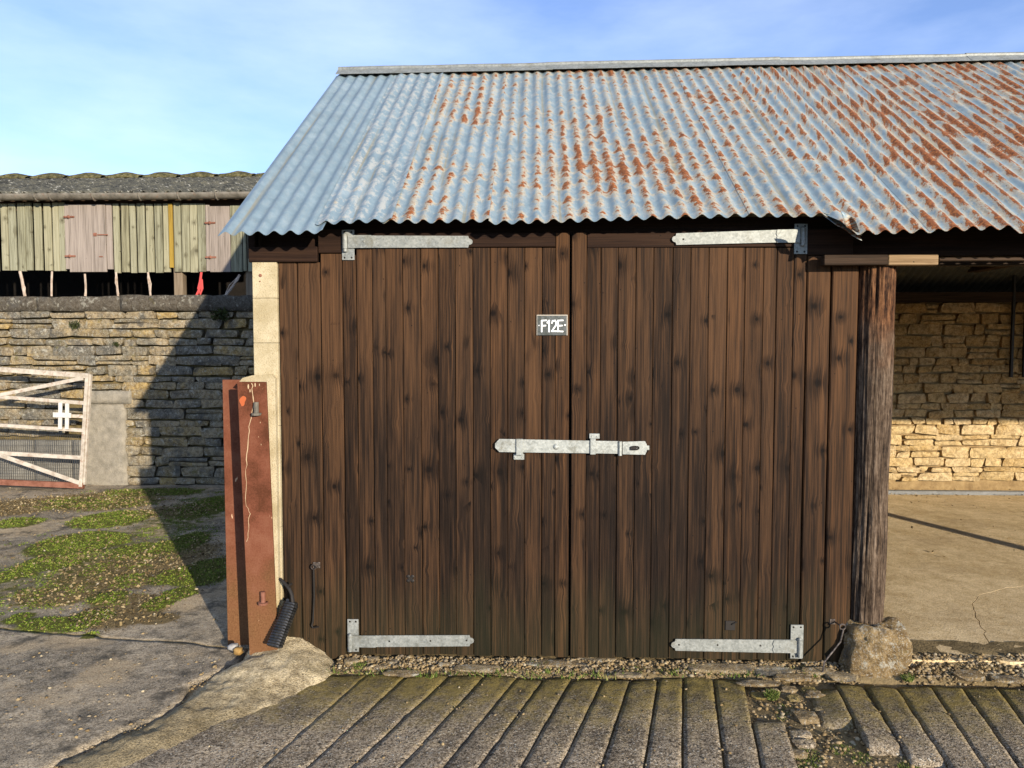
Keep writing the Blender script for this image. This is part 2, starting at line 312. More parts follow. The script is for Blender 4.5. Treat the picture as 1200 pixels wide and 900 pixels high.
def mat_roof(name, rust, white, shift=0.0):
    g = G(name, rough=.5, metal=.25, spec=.4)
    u, v, _ = g.sep(g.uv()); p = g.pos(); r = g.rnd()
    crest = g.ma('ADD', g.ma('MULTIPLY', g.ma('COSINE', g.ma('MULTIPLY', u, 2 * math.pi)), .5), .5)
    x = g.sep(p)[0]
    q = g.comb(g.ma('MULTIPLY', u, .08), g.ma('ADD', v, g.ma('MULTIPLY', r, 3.0)), 0.)
    n0 = g.noise(q, 2.2, 5, .6); n1 = g.noise(q, 14., 6, .72); n2 = g.noise(q, 60., 4, .7)
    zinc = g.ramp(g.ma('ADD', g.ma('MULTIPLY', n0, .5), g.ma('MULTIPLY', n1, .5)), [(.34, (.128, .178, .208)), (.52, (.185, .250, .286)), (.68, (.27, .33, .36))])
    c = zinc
    if white:
        wv = g.noise(g.mul(q, (1., .6, 1.)), 22., 6, .75)
        c = g.mix(g.ma('MULTIPLY', g.sm(g.ma('ADD', wv, g.ma('MULTIPLY', crest, .05)), .49, .62), white), c, (.40, .39, .35))
    # brown run marks along valleys
    run = g.noise(g.comb(g.ma('MULTIPLY', u, .6), g.ma('MULTIPLY', v, .25), r), 2.0, 4, .6)
    val = g.ma('SUBTRACT', 1., g.sm(crest, .05, .35))
    c = g.mix(g.ma('MULTIPLY', g.ma('MULTIPLY', g.sm(run, .56, .66), val), .6), c, (.24, .19, .09))
    rough = g.ramp(n1, [(.3, .42), (.7, .6)])
    if rust:
        region = g.ma('MULTIPLY', g.sm(x, -.2, 2.6), .05)
        right = g.sm(x, 1.3, 2.4)
        sv = g.comb(g.ma('MULTIPLY', u, .085), g.ma('MULTIPLY', g.ma('ADD', v, g.ma('MULTIPLY', r, 3.)), g.ma('SUBTRACT', 1., g.ma('MULTIPLY', right, .62))), 3.0)
        m1 = g.noise(sv, 11., 7, .68); big = g.noise(g.comb(g.ma('MULTIPLY', u, .05), g.ma('MULTIPLY', v, .5), 8.), 2.4, 2)
        t = g.ma('ADD', m1, g.ma('MULTIPLY', crest, .16))
        t = g.ma('ADD', t, g.ma('ADD', region, g.ma('MULTIPLY', g.ma('SUBTRACT', big, .5), .46)))
        t = g.ma('ADD', t, rust)
        n3 = g.noise(q, 170., 3, .7)
        halo = g.sm(g.ma('ADD', t, g.ma('MULTIPLY', g.ma('SUBTRACT', n3, .5), .2)), .60, .73)
        c = g.mix(g.ma('MULTIPLY', halo, .72), c, g.ramp(n2, [(.38, (.27, .19, .095)), (.62, (.42, .37, .265))]))
        rm = g.sm(g.ma('ADD', t, g.ma('MULTIPLY', g.ma('SUBTRACT', g.ma('ADD', g.ma('MULTIPLY', n2, .6), g.ma('MULTIPLY', n3, .4)), .5), .45)), .745, .79)
        rc = g.ramp(n2, [(.36, (.055, .017, .006)), (.50, (.165, .049, .012)), (.64, (.30, .105, .026))])
        c = g.mix(rm, c, rc)
        pit = g.ma('MULTIPLY', g.sm(g.noise(sv, 75., 3, .6), .66, .70), g.sm(t, .52, .62))
        c = g.mix(g.ma('MULTIPLY', pit, .9), c, (.05, .032, .022))
        rough = g.mix(rm, rough, (.9, .9, .9)); metal = g.ma('MULTIPLY', g.ma('SUBTRACT', 1., g.sm(t, .58, .72)), .25)
        return g.out(c, rough=rough, metal=metal, nrm=g.bump(g.ma('ADD', n2, rm), .25, .003))
    return g.out(c, rough=rough, nrm=g.bump(n1, .12, .004))
M['cap_metal'] = mat_galv('weathered_ridge_metal', .25)
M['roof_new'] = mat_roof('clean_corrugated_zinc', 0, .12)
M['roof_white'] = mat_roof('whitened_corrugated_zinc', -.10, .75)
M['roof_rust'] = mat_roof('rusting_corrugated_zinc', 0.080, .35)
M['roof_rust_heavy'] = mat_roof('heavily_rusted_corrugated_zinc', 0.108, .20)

def mat_redsteel():
    g = G('rust_red_steel', rough=.75, metal=.0, spec=.10); p = g.pos()
    n = g.noise(p, 6., 6, .6); f = g.noise(p, 120., 4, .7)
    c = g.ramp(g.ma('ADD', g.ma('MULTIPLY', n, .7), g.ma('MULTIPLY', f, .3)), [(.40, (.070, .024, .011)), (.52, (.134, .045, .024)), (.64, (.168, .068, .038))])
    z = g.sep(p)[2]
    k = g.ma('SUBTRACT', 1., g.sm(g.ma('ADD', z, g.ma('MULTIPLY', g.ma('SUBTRACT', n, .5), .9)), .1, .75))
    c = g.mix(g.ma('MULTIPLY', k, .75), c, g.ramp(f, [(.3, (.10, .045, .018)), (.7, (.19, .10, .042))]))
    sp = g.noise(g.mul(p, (1., 1., .4)), 34., 3, .6)
    c = g.mix(g.ma('MULTIPLY', g.sm(sp, .70, .73), .8), c, (.55, .36, .22))
    o = g.voro(g.add(p, (1.7, .3, .2)), 2.3)
    return g.out(c, nrm=g.bump(f, .3, .003))
M['red_steel'] = mat_redsteel()
M['drip'] = (lambda g: g.out((.42, .30, .175)))(G('cream_paint_drip', rough=.7))
M['orange_spot'] = (lambda g: g.out((.36, .085, .025)))(G('orange_primer', rough=.7))

def mat_chalk(name, a, b, rust=.5):
    g = G(name, rough=.75, spec=.3); p = g.pos()
    n = g.noise(p, 14., 6, .65); f = g.noise(p, 90., 3, .6)
    c = g.ramp(n, [(.35, a), (.6, b)])
    c = g.mix(g.ma('MULTIPLY', g.sm(g.noise(g.add(p, (5., 5., 1.)), 18., 6, .75), .56, .64), rust), c, (.22, .10, .05))
    return g.out(c, nrm=g.bump(f, .3, .003))
M['gate_paint'] = mat_chalk('chalky_white_gate_paint', (0.3024, 0.2520, 0.1974), (0.4620, 0.4116, 0.3444))
M['gate_new'] = mat_chalk('newer_white_plate', (0.4368, 0.4200, 0.3864), (0.5208, 0.5040, 0.4704), .05)
M['gate_rust'] = mat_chalk('rusted_gate_rail', (0.1260, 0.0462, 0.0252), (0.2184, 0.0924, 0.0588), .4)
M['wire'] = (lambda g: g.out((.10, .09, .075)))(G('grey_wire', rough=.6, metal=.4))
M['rope'] = mat_chalk('frayed_rope', (0.3024, 0.2268, 0.1680), (0.4368, 0.3528, 0.2856), .1)
M['red_rope'] = (lambda g: g.out((.46, .06, .055)))(G('red_twine', rough=.8))
M['sign'] = (lambda g: g.out(g.ramp(g.noise(g.pos(), 70., 5, .7), [(.35, (.045, .05, .040)), (.65, (.10, .105, .105))]), rough=.5))(G('scuffed_grey_plate', rough=.5, metal=.3))
M['letter'] = (lambda g: g.out((.78, .78, .76)))(G('white_lettering', rough=.6))
M['edge'] = (lambda g: g.out((.42, .37, .30)))(G('bare_plate_edge', rough=.5, metal=.3))
def mat_asb():
    g = G('mossy_fibre_cement', rough=.95, spec=.1); p = g.pos()
    n = g.noise(p, 3.5, 6, .7); f = g.noise(p, 26., 5, .75)
    c = g.ramp(g.ma('ADD', g.ma('MULTIPLY', n, .5), g.ma('MULTIPLY', f, .5)), [(.40, (.03, .03, .026)), (.5, (.085, .082, .066)), (.60, (.16, .145, .10))])
    c = g.mix(g.sm(g.noise(p, 13., 6, .75), .58, .63), c, (.36, .34, .28))
    return g.out(c, nrm=g.bump(f, .9, .03))
M['asbestos'] = mat_asb()
def mat_mossytile():
    g = G('mossy_ridge_tile', rough=.95, spec=.1); p = g.pos(); f = g.noise(p, 18., 5, .7)
    return g.out(g.ramp(f, [(.38, (.035, .033, .022)), (.5, (.085, .075, .032)), (.62, (.15, .13, .065))]), nrm=g.bump(f, .9, .03))
M['ridge_tile'] = mat_mossytile()
M['gutter'] = mat_chalk('grey_brown_gutter', (.085, .075, .058), (.165, .145, .115), .3)
M['white_stone'] = (lambda g: g.out(g.ramp(g.noise(g.pos(), 30., 4), [(.3, (.20, .19, .18)), (.6, (.36, .35, .33))])))(G('white_stone', rough=.8))
M['ochre_stone'] = (lambda g: g.out(g.ramp(g.noise(g.pos(), 30., 4), [(.3, (.16, .085, .025)), (.6, (.30, .18, .055))])))(G('ochre_stone', rough=.8))
M['ground'] = mat_concrete('distant_ground', (.05, .05, .03), (.12, .11, .06), agg=0., grain=30.)

# ------------------------------------------------------------------ object helpers
WLOC = {}
def tag(o, label=None, cat=None, group=None, kind=None):
    if label: o['label'] = label
    if cat: o['category'] = cat
    if group: o['group'] = group
    if kind: o['kind'] = kind
    return o
def empty(name, loc, label, cat, group=None):
    o = bpy.data.objects.new(name, None); col.objects.link(o); o.location = loc; o.empty_display_size = .1
    WLOC[o.name] = Vector(loc); return tag(o, label, cat, group)
def build(name, verts, faces, mat, parent=None, smooth=False, kind=None, label=None, origin=None):
    vs_ = np.asarray(verts, dtype=float).reshape(-1, 3)
    c = Vector(origin) if origin is not None else Vector((vs_.min(0) + vs_.max(0)) / 2)
    me = bpy.data.meshes.new(name)
    me.from_pydata((vs_ - np.array(c)).tolist(), [], faces); me.update()
    if smooth: me.polygons.foreach_set('use_smooth', [True] * len(me.polygons))
    me.materials.append(M[mat] if isinstance(mat, str) else mat)
    o = bpy.data.objects.new(name, me); col.objects.link(o)
    WLOC[o.name] = c
    if parent: o.parent = parent; o.location = c - WLOC[parent.name]
    else: o.location = c
    if kind: o['kind'] = kind
    if label: o['label'] = label
    return o
def sharp_rim(o):
    me = o.data; bm = bmesh.new(); bm.from_mesh(me)
    for e in bm.edges:
        if e.is_boundary: e.smooth = False
    bm.to_mesh(me); bm.free()
class MB:
    def __init__(s): s.v = []; s.f = []
    def addm(s, v, f):
        k = len(s.v); s.v += [tuple(p) for p in v]; s.f += [tuple(i + k for i in q) for q in f]; return s
    def box(s, x0, x1, y0, y1, z0, z1):
        v = [(x0, y0, z0), (x1, y0, z0), (x1, y1, z0), (x0, y1, z0), (x0, y0, z1), (x1, y0, z1), (x1, y1, z1), (x0, y1, z1)]
        return s.addm(v, [(0, 3, 2, 1), (4, 5, 6, 7), (0, 1, 5, 4), (1, 2, 6, 5), (2, 3, 7, 6), (3, 0, 4, 7)])
    def cbox(s, x0, x1, y0, y1, z0, z1, b=.002):       # chamfered box
        bm = bmesh.new(); bmesh.ops.create_cube(bm, size=1)
        for v in bm.verts: v.co = Vector(((x0 + x1) / 2 + v.co.x * (x1 - x0), (y0 + y1) / 2 + v.co.y * (y1 - y0), (z0 + z1) / 2 + v.co.z * (z1 - z0)))
        bmesh.ops.bevel(bm, geom=list(bm.edges), offset=b, segments=1, affect='EDGES')
        bm.verts.index_update(); s.addm([v.co[:] for v in bm.verts], [[v.index for v in f.verts] for f in bm.faces]); bm.free(); return s
    def prism(s, pts, y0, y1):                         # polygon in x,z extruded in y
        n = len(pts); v = [(x, y0, z) for x, z in pts] + [(x, y1, z) for x, z in pts]
        f = [tuple(range(n)), tuple(range(2 * n - 1, n - 1, -1))] + [(i, n + i, n + (i + 1) % n, (i + 1) % n) for i in range(n)]
        return s.addm(v, f)
    def tube(s, pts, r, seg=8, cap=True):
        pts = [Vector(p) for p in pts]; rs = r if isinstance(r, (list, tuple)) else [r] * len(pts)
        v = []; f = []; up = Vector((.123, .987, .2)).normalized()
        for i, p in enumerate(pts):
            d = (pts[min(i + 1, len(pts) - 1)] - pts[max(i - 1, 0)]).normalized()
            a = d.cross(up)
            if a.length < .05: a = d.cross(Vector((1, 0, 0)))
            a.normalize(); b = d.cross(a)
            for k in range(seg):
                t = 2 * math.pi * k / seg; v.append(p + (a * math.cos(t) + b * math.sin(t)) * rs[i])
        for i in range(len(pts) - 1):
            for k in range(seg):
                f.append((i * seg + k, i * seg + (k + 1) % seg, (i + 1) * seg + (k + 1) % seg, (i + 1) * seg + k))
        if cap: f += [tuple(range(seg - 1, -1, -1)), tuple(range((len(pts) - 1) * seg, len(pts) * seg))]
        return s.addm(v, f)
    def dome(s, x, y, z, r, d):                        # rivet head facing -y
        v = [(x, y - d, z)]; f = []
        for j, (rr, dd) in enumerate(((.55, .8), (1., 0.))):
            for k in range(10):
                t = 2 * math.pi * k / 10; v.append((x + r * rr * math.cos(t), y - d * dd, z + r * rr * math.sin(t)))
        for k in range(10):
            f.append((0, 1 + k, 1 + (k + 1) % 10)); f.append((1 + k, 11 + k, 11 + (k + 1) % 10, 1 + (k + 1) % 10))
        return s.addm(v, f)
    def out(s, name, mat, parent=None, **k): return build(name, s.v, s.f, mat, parent, **k)
def bar(p, q, wid, dep, y):                            # flat bar between two points (x,z) lying in a plane y, returns MB args
    (x0, z0), (x1, z1) = p, q; d = Vector((x1 - x0, z1 - z0)).normalized(); nx, nz = -d.y * wid / 2, d.x * wid / 2
    return [(x0 + nx, z0 + nz), (x0 - nx, z0 - nz), (x1 - nx, z1 - nz), (x1 + nx, z1 + nz)]

def board(name, x0, x1, z0, z1, y, t, mat, parent, bev=.004, lean=0., cup=.0, tilt=0.):
    """upright board with chamfered front arrises; x0..x1 wide, front face at y"""
    prof = [(x0, y + t), (x0, y + bev), (x0 + bev, y), ((x0 + x1) / 2, y - cup), (x1 - bev, y), (x1, y + bev), (x1, y + t)]
    v = []; n = len(prof); zs = [z0, z0 + (z1 - z0) * .33, z0 + (z1 - z0) * .66, z1]
    for i, z in enumerate(zs):
        wob = random.uniform(-.0012, .0012)
        v += [(a + wob + lean * (z - z0), b + tilt * (z - z0), z) for a, b in prof]
    f = []
    for i in range(3):
        for k in range(n): f.append((i * n + k, i * n + (k + 1) % n, (i + 1) * n + (k + 1) % n, (i + 1) * n + k))
    f += [tuple(range(n - 1, -1, -1)), tuple(range(3 * n, 4 * n))]
    return build(name, v, f, mat, parent)

def stone_mesh(x0, x1, z0, z1, yf, depth, jag=.010, bulge=.014):
    nx = 6 if x1 - x0 > .16 else 4; nzv = 4
    s = random.uniform(0, 99); v = []; idx = {}
    cj = {(a, b): (random.uniform(-.022, .022), random.uniform(-.016, .016)) for a in (-1, 1) for b in (-1, 1)}
    tw = random.uniform(-.016, .016); push = random.uniform(-.012, .010)
    for j in range(nzv):
        for i in range(nx):
            u = -1 + 2 * i / (nx - 1); w_ = -1 + 2 * j / (nzv - 1)
            rr = 1 - .05 * (u * u * w_ * w_)
            x = (x0 + x1) / 2 + u * rr * (x1 - x0) / 2; z = (z0 + z1) / 2 + w_ * rr * (z1 - z0) / 2
            edge = max(abs(u), abs(w_)) > .99
            for (ca, cb), (ja, jb) in cj.items():
                ww = (1 + ca * u) * (1 + cb * w_) / 4; x += ja * ww; z += jb * ww * min(1., (z1 - z0) / .10)
            k = mn.noise(Vector((x * 9 + s, z * 12, s))); k2 = mn.noise(Vector((x * 11, z * 9 + s, s + 5)))
            x += jag * k * (1. if edge else .6); z += jag * .7 * k2
            y = yf + push + tw * u + (-bulge * .6 if edge else -bulge) + .026 * k * (1 if not edge else .5)
            idx[i, j] = len(v); v.append((x, y, z))
    f = [(idx[i, j], idx[i + 1, j], idx[i + 1, j + 1], idx[i, j + 1]) for j in range(nzv - 1) for i in range(nx - 1)]
    ring = [(i, 0) for i in range(nx)] + [(nx - 1, j) for j in range(1, nzv)] + [(i, nzv - 1) for i in range(nx - 2, -1, -1)] + [(0, j) for j in range(nzv - 2, 0, -1)]
    b0 = len(v); m = len(ring)
    for q in ring:
        x, y, z = v[idx[q]]; v.append((x, y, z))
    for q in ring:
        x, y, z = v[idx[q]]; v.append((x, yf + depth, z))
    for k in range(m): f.append((b0 + k, b0 + m + k, b0 + m + (k + 1) % m, b0 + (k + 1) % m))
    return v, f
def rubble(parent, mat, xa, xb, za, zb, yf, hmin, hmax, lmin, lmax, gap=.010, skip=None, clip=None, depth=.09, limit=298, name='stone'):
    z = za; n = 0; rest = MB()
    rows = []
    while z < zb - hmin * .6:
        h = random.uniform(hmin, hmax)
        if z + h > zb - hmin * .5: h = zb - z
        rows.append((z, h)); z += h
    items = []
    for z, h in rows:
        x = xa - random.uniform(0, lmax * .5)
        while x < xb:
            l = random.uniform(lmin, lmax) * (1.2 if h > (hmin + hmax) / 2 else 1.)
            dz = random.uniform(-.006, .006)
            if h > hmin * 1.5 and random.random() < .22:
                k = random.uniform(.4, .6); items += [(x, x + l, z + dz, z + h * k + dz), (x, x + l, z + h * k + dz, z + h + dz)]
            else: items.append((x, x + l, z + dz, z + h + dz))
            x += l
    for a, b, c, d in items:
        if clip: a, b = clip(a, b, (c + d) / 2)
        if a < xa: a = xa
        if b > xb: b = xb
        if b - a < .04: continue
        if skip and skip((a + b) / 2, (c + d) / 2): continue
        v, f = stone_mesh(a + gap / 2, b - gap / 2, c + gap / 2, d - gap / 2, yf, depth)
        if n < limit: build(name, v, f, mat, parent, smooth=True); n += 1
        else: rest.addm(v, f)
    if rest.v: rest.out('stonework', mat, parent, smooth=True, kind='stuff')
    return n

# ------------------------------------------------------------------ levels and planes
WALL_Y = on_z(150, 568, 0.0).y                    # front face of the far stone wall
BACK_Y = on_z(1120, 574, 0.02).y                  # back wall of the shed
EAVE_Y, RIDGE_Y = -.15, 1.95
eA, eB = on_y(390, 263, EAVE_Y), on_y(930, 252, EAVE_Y)
rA, rB = on_y(400, 86, RIDGE_Y), on_y(1195, 69.5, RIDGE_Y)
def eave_z(x): return eA.z + (eB.z - eA.z) * (x - eA.x) / (eB.x - eA.x)
def ridge_z(x): return rA.z + (rB.z - rA.z) * (x - rA.x) / (rB.x - rA.x)
def roof_z(x, y): 
    t = (y - EAVE_Y) / (RIDGE_Y - EAVE_Y); return eave_z(x) * (1 - t) + ridge_z(x) * t

# ================================================================== SETTING: ground
def grid(xs, ys, fz):
    nx, ny = len(xs), len(ys)
    v = [(x, y, fz(x, y)) for y in ys for x in xs]
    f = [(j * nx + i, j * nx + i + 1, (j + 1) * nx + i + 1, (j + 1) * nx + i) for j in range(ny - 1) for i in range(nx - 1)]
    return v, f
o = build('ground', *grid(np.linspace(-600, 600, 13), np.linspace(-600, 600, 13), lambda x, y: -.16), 'ground', kind='structure')

def ell(px, py, rx, ry, wgt=1.):
    c = on_z(px, py, 0); a = on_z(px + rx, py, 0); b = on_z(px, py - ry, 0)
    return (c.x, c.y, abs(a.x - c.x), abs(b.y - c.y), wgt)
MOSS = [ell(*a) for a in [(92, 638, 46, 13), (130, 609, 38, 9), (63, 660, 32, 10), (13, 676, 20, 8), (22, 613, 24, 6, .9), (101, 727, 24, 12), (56, 732, 30, 8), (22, 726, 12, 6), (126, 702, 20, 8, .85),
        (187, 707, 14, 8), (211, 696, 18, 7), (202, 676, 16, 11), (166, 644, 26, 7), (150, 680, 20, 7, .7), (241, 671, 32, 14), (214, 637, 24, 11, .9), (247, 594, 30, 13, .8), (112, 590, 70, 7, .6), (180, 578, 60, 5, .7), (105, 745, 9, 3), (100, 660, 125, 60, .40), (210, 610, 60, 40, .4)]]
LITTER = [ell(*a) for a in [(146, 671, 58, 20), (146, 716, 40, 17), (68, 698, 42, 12), (185, 725, 20, 6), (112, 588, 75, 9, .8), (22, 594, 45, 10, .8), (100, 655, 50, 10, .4), (225, 650, 30, 14, .6), (200, 600, 50, 8, .5)]]
def field(lst, x, y):
    s = 0.
    for cx, cy, rx, ry, w_ in lst:
        d = ((x - cx) / rx) ** 2 + ((y - cy) / ry) ** 2
        if d < 2.2: s = max(s, w_ * (1 - d / 2.2) * 1.35)
    return min(s, 1.)
def nz2(x, y, s=1.): return mn.noise(Vector((x * s, y * s, 3.7)))
def yard_z(x, y):
    m = field(MOSS, x, y)
    return .012 * nz2(x, y, 1.1) + .008 * nz2(x, y, 4.) + .004 * nz2(x, y, 13.) + .022 * m * (.6 + .5 * nz2(x, y, 9.))
def add_attr(o, name, fn):
    me = o.data; a = me.attributes.new(name, 'FLOAT', 'POINT'); L_ = o.location
    a.data.foreach_set('value', [fn(v.co.x + L_.x, v.co.y + L_.y) for v in me.vertices])
yard = bpy.data.objects.new('yard', None); col.objects.link(yard); yard['kind'] = 'structure'; WLOC['yard'] = Vector((0, 0, 0))
jA, jB = on_z(0, 737, 0), on_z(272, 757, 0)
def joint_y(x): return jA.y + (jB.y - jA.y) * (x - jA.x) / (jB.x - jA.x)
CRACK = [on_z(a, b, 0) for a, b in [(288, 764), (278, 775), (242, 792), (223, 802), (211, 821), (189, 836), (151, 851), (113, 868), (60, 896)]]
CRACK.append(CRACK[-1] + (CRACK[-1] - CRACK[-3]) * 1.2)
cy_ = [p.y for p in CRACK][::-1]; cx_ = [p.x for p in CRACK][::-1]
def crack_x(y): return float(np.interp(y, cy_, cx_)) + .012 * nz2(1.3, y, 9.)
def slab(name, rows, x_left, xr, y_of):
    """rows: parameter list, each row runs from x_left to xr(row)"""
    v = []; n = 130
    for r_ in rows:
        xe = xr(r_)
        for i in range(n):
            t = i / (n - 1); t = t ** .72
            x = x_left + (xe - x_left) * t; y = y_of(x, r_)
            v.append((x, y, yard_z(x, y)))
    f = [(j * n + i, j * n + i + 1, (j + 1) * n + i + 1, (j + 1) * n + i) for j in range(len(rows) - 1) for i in range(n - 1)]
    # skirts so that the slab edge has depth
    m = len(rows); b = len(v)
    v += [(x, y, -.12) for x, y, z in [v[j * n + n - 1] for j in range(m)]]
    for j in range(m - 1): f.append((j * n + n - 1, b + j, b + j + 1, (j + 1) * n + n - 1))
    b = len(v); v += [(x, y, -.12) for x, y, z in v[:n]]
    for i in range(n - 1): f.append((i, b + i, b + i + 1, i + 1))
    b = len(v); v += [(x, y, -.12) for x, y, z in v[(m - 1) * n:m * n]]
    for i in range(n - 1): f.append(((m - 1) * n + i, (m - 1) * n + i + 1, b + i + 1, b + i))
    o = build(name, v, f, 'yard', yard, smooth=True)
    add_attr(o, 'moss', lambda x, y: field(MOSS, x, y)); add_attr(o, 'litter', lambda x, y: max(field(LITTER, x, y), .5 if abs(y - joint_y(x)) < .03 else 0.))
    return o
EDGE_X = X0(322)
slab('slab', np.linspace(0, 1, 150), -9.0, lambda r_: EDGE_X, lambda x, r_: joint_y(x) + .003 + .008 * nz2(x, 5., 7.) + (WALL_Y + .25 - joint_y(x)) * r_)
yr = [y for y in np.linspace(-3.3, CRACK[0].y, 120)]
def near_y(x, r_):
    top = joint_y(x) - .003 + .008 * nz2(x, 5., 7.); t = (r_ - (-3.3)) / (CRACK[0].y + 3.3); return -3.3 + t * (top + 3.3)
def near_x(r_):
    x = crack_x(r_)
    for _ in range(5): x = crack_x(near_y(x, r_))
    return x
slab('slab', yr, -9.0, near_x, near_y)

# concrete haunch running from the pillar foot down beside the ramp
RAMP_P, RAMP_N = Vector((0, -.15, -.040)), Vector((0, .022, 1.)).normalized()
def ramp_z(y): return RAMP_P.z - (y - RAMP_P.y) * .022
def on_ramp(px, py): return on_plane(px, py, RAMP_P, RAMP_N)
LB = [on_z(a, b, 0) for a, b in [(300, 752), (290, 762), (278, 775), (242, 792), (223, 802), (211, 821), (189, 836), (151, 851), (113, 868), (60, 896)]]
LB[0].y = max(LB[0].y, .02)
RB = [on_ramp(a, b) for a, b in [(396, 768), (395, 778), (385, 797), (362, 812), (320, 828), (285, 843), (240, 860), (205, 876), (165, 893), (110, 925)]]
RB[0].y = .02
HT = [.115, .105, .085, .060, .045, .036, .032, .030, .028, .026]
def haunch():
    NS, NT = 40, 110; v = []
    for a in range(NT):
        t = a / (NT - 1) * 9; i = min(int(t), 8); k = t - i
        l = LB[i].lerp(LB[i + 1], k); r_ = RB[i].lerp(RB[i + 1], k); h = HT[i] * (1 - k) + HT[i + 1] * k
        for b in range(NS):
            s = b / (NS - 1); p = l.lerp(r_, s)
            prof = math.sin(math.pi * min(1, s * 1.0)) ** .6
            skew = 1 - .3 * s
            z = (-.028) * (1 - s) + (ramp_z(p.y) - .02) * s + (h * 1.15 * prof * skew) + .02 * s * (1 - s) * 2
            e = 1 if 0 < b < NS - 1 else 0
            z += e * (.015 * nz2(p.x, p.y, 6.) + .010 * nz2(p.x, p.y, 15.) + .006 * nz2(p.x, p.y, 36.))
            v.append((p.x + .006 * nz2(p.x, p.y + 4, 11.), p.y, z))
    f = [(j * NS + i, (j + 1) * NS + i, (j + 1) * NS + i + 1, j * NS + i + 1) for j in range(NT - 1) for i in range(NS - 1)]
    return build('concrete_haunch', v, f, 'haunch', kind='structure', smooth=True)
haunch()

# ramp of grooved concrete strips
ramp = bpy.data.objects.new('ramp', None); col.objects.link(ramp); ramp['kind'] = 'structure'; WLOC['ramp'] = Vector((0, 0, 0))
v, f = grid(np.linspace(-2.6, 6.5, 92), np.linspace(-3.4, .3, 60), lambda x, y: (ramp_z(y) - .021 + .004 * nz2(x, y, 9.)) if y < -.05 else (-.05 + .012 * nz2(x, y, 9.)))
build('bed', v, f, 'dirt', ramp, smooth=True)
GR = [((180, 800), (0, 905)), ((300, 792), (110, 905)), ((433, 787), (300, 905)), ((480, 787), (352, 905)), ((528, 790), (410, 900)), ((570, 789), (467, 900)), ((607, 792), (518, 900)), ((638, 794), (560, 900)), ((670.5, 793), (609, 900)),
      ((708, 793), (655.5, 900)), ((739.5, 793), (703.5, 900)), ((772.5, 790), (754.5, 900)), ((800.5, 790), (799.5, 900)), ((835.5, 793), (849, 900)), ((871.5, 796), (892.5, 900)), ((905, 797), (937, 900)),
      ((942, 799), (984, 900)), ((977, 799), (1028, 900)), ((1011, 799), (1072, 900)), ((1049, 803), (1114, 900)), ((1089, 801), (1155, 900)), ((1125, 802), (1196, 900)), ((1167, 803), (1240, 900)), ((1206, 803), (1290, 900)), ((1246, 804), (1345, 900)), ((1290, 805), (1400, 900)), ((1335, 806), (1460, 900))]
GL = []
for (a, b), (c, d) in GR:
    p, q = on_ramp(a, b), on_ramp(c, d); q2 = p + (q - p) * ((-2.3 - p.y) / (q.y - p.y)); GL.append((p, q2))
def strip_piece(l0, l1, ta, tb, gap, jut=0., tip=(0, 0), thick=.032, name='concrete_strip', drop=0.):
    """piece of the strip between two groove lines, from parameter ta to tb"""
    NS = max(9, int((l1[0] - l0[0]).length / .02)); NT = max(4, int((tb - ta) * 46)); v = []; sd = random.uniform(0, 50)
    for a in range(NT + 1):
        t = ta + (tb - ta) * a / NT
        L_ = l0[0].lerp(l0[1], t); R_ = l1[0].lerp(l1[1], t)
        wdt = (R_ - L_).length; gg = gap / wdt
        for b in range(NS):
            s = gg + (1 - 2 * gg) * b / (NS - 1)
            p = L_.lerp(R_, s)
            edge = min(s - gg, 1 - gg - s) * wdt; e2 = min(a, NT - a) * (tb - ta) * 2.2 / NT
            rz = (.0035 if gap > .003 else .0012) * max(0., 1 - edge / .007) ** 1.5 + .012 * max(0., 1 - e2 / .02) ** 1.5
            n_ = .005 * mn.noise(Vector((p.x * 14 + sd, p.y * 14, sd))) + .003 * mn.noise(Vector((p.x * 70, p.y * 70, sd)))
            wob = .003 * mn.noise(Vector((p.y * 7 + sd, b, sd))) if b in (0, NS - 1) else 0.
            ey = .016 * mn.noise(Vector((p.x * 16, sd, 2.))) if a in (0, NT) else 0.
            v.append((p.x + wob, p.y + ey, ramp_z(p.y) + n_ - rz - drop + tip[0] * (s - .5) + tip[1] * (t - ta)))
    f = [(j * NS + i, (j + 1) * NS + i, (j + 1) * NS + i + 1, j * NS + i + 1) for j in range(NT) for i in range(NS - 1)]
    ring = [i for i in range(NS)] + [j * NS + NS - 1 for j in range(1, NT + 1)] + [NT * NS + i for i in range(NS - 2, -1, -1)] + [j * NS for j in range(NT - 1, 0, -1)]
    b0 = len(v); v += [(v[i][0], v[i][1], v[i][2] - thick) for i in ring]; m = len(ring)
    for k in range(m): f.append((ring[k], ring[(k + 1) % m], b0 + (k + 1) % m, b0 + k))
    return build(name, v, f, 'ramp', ramp, smooth=True)
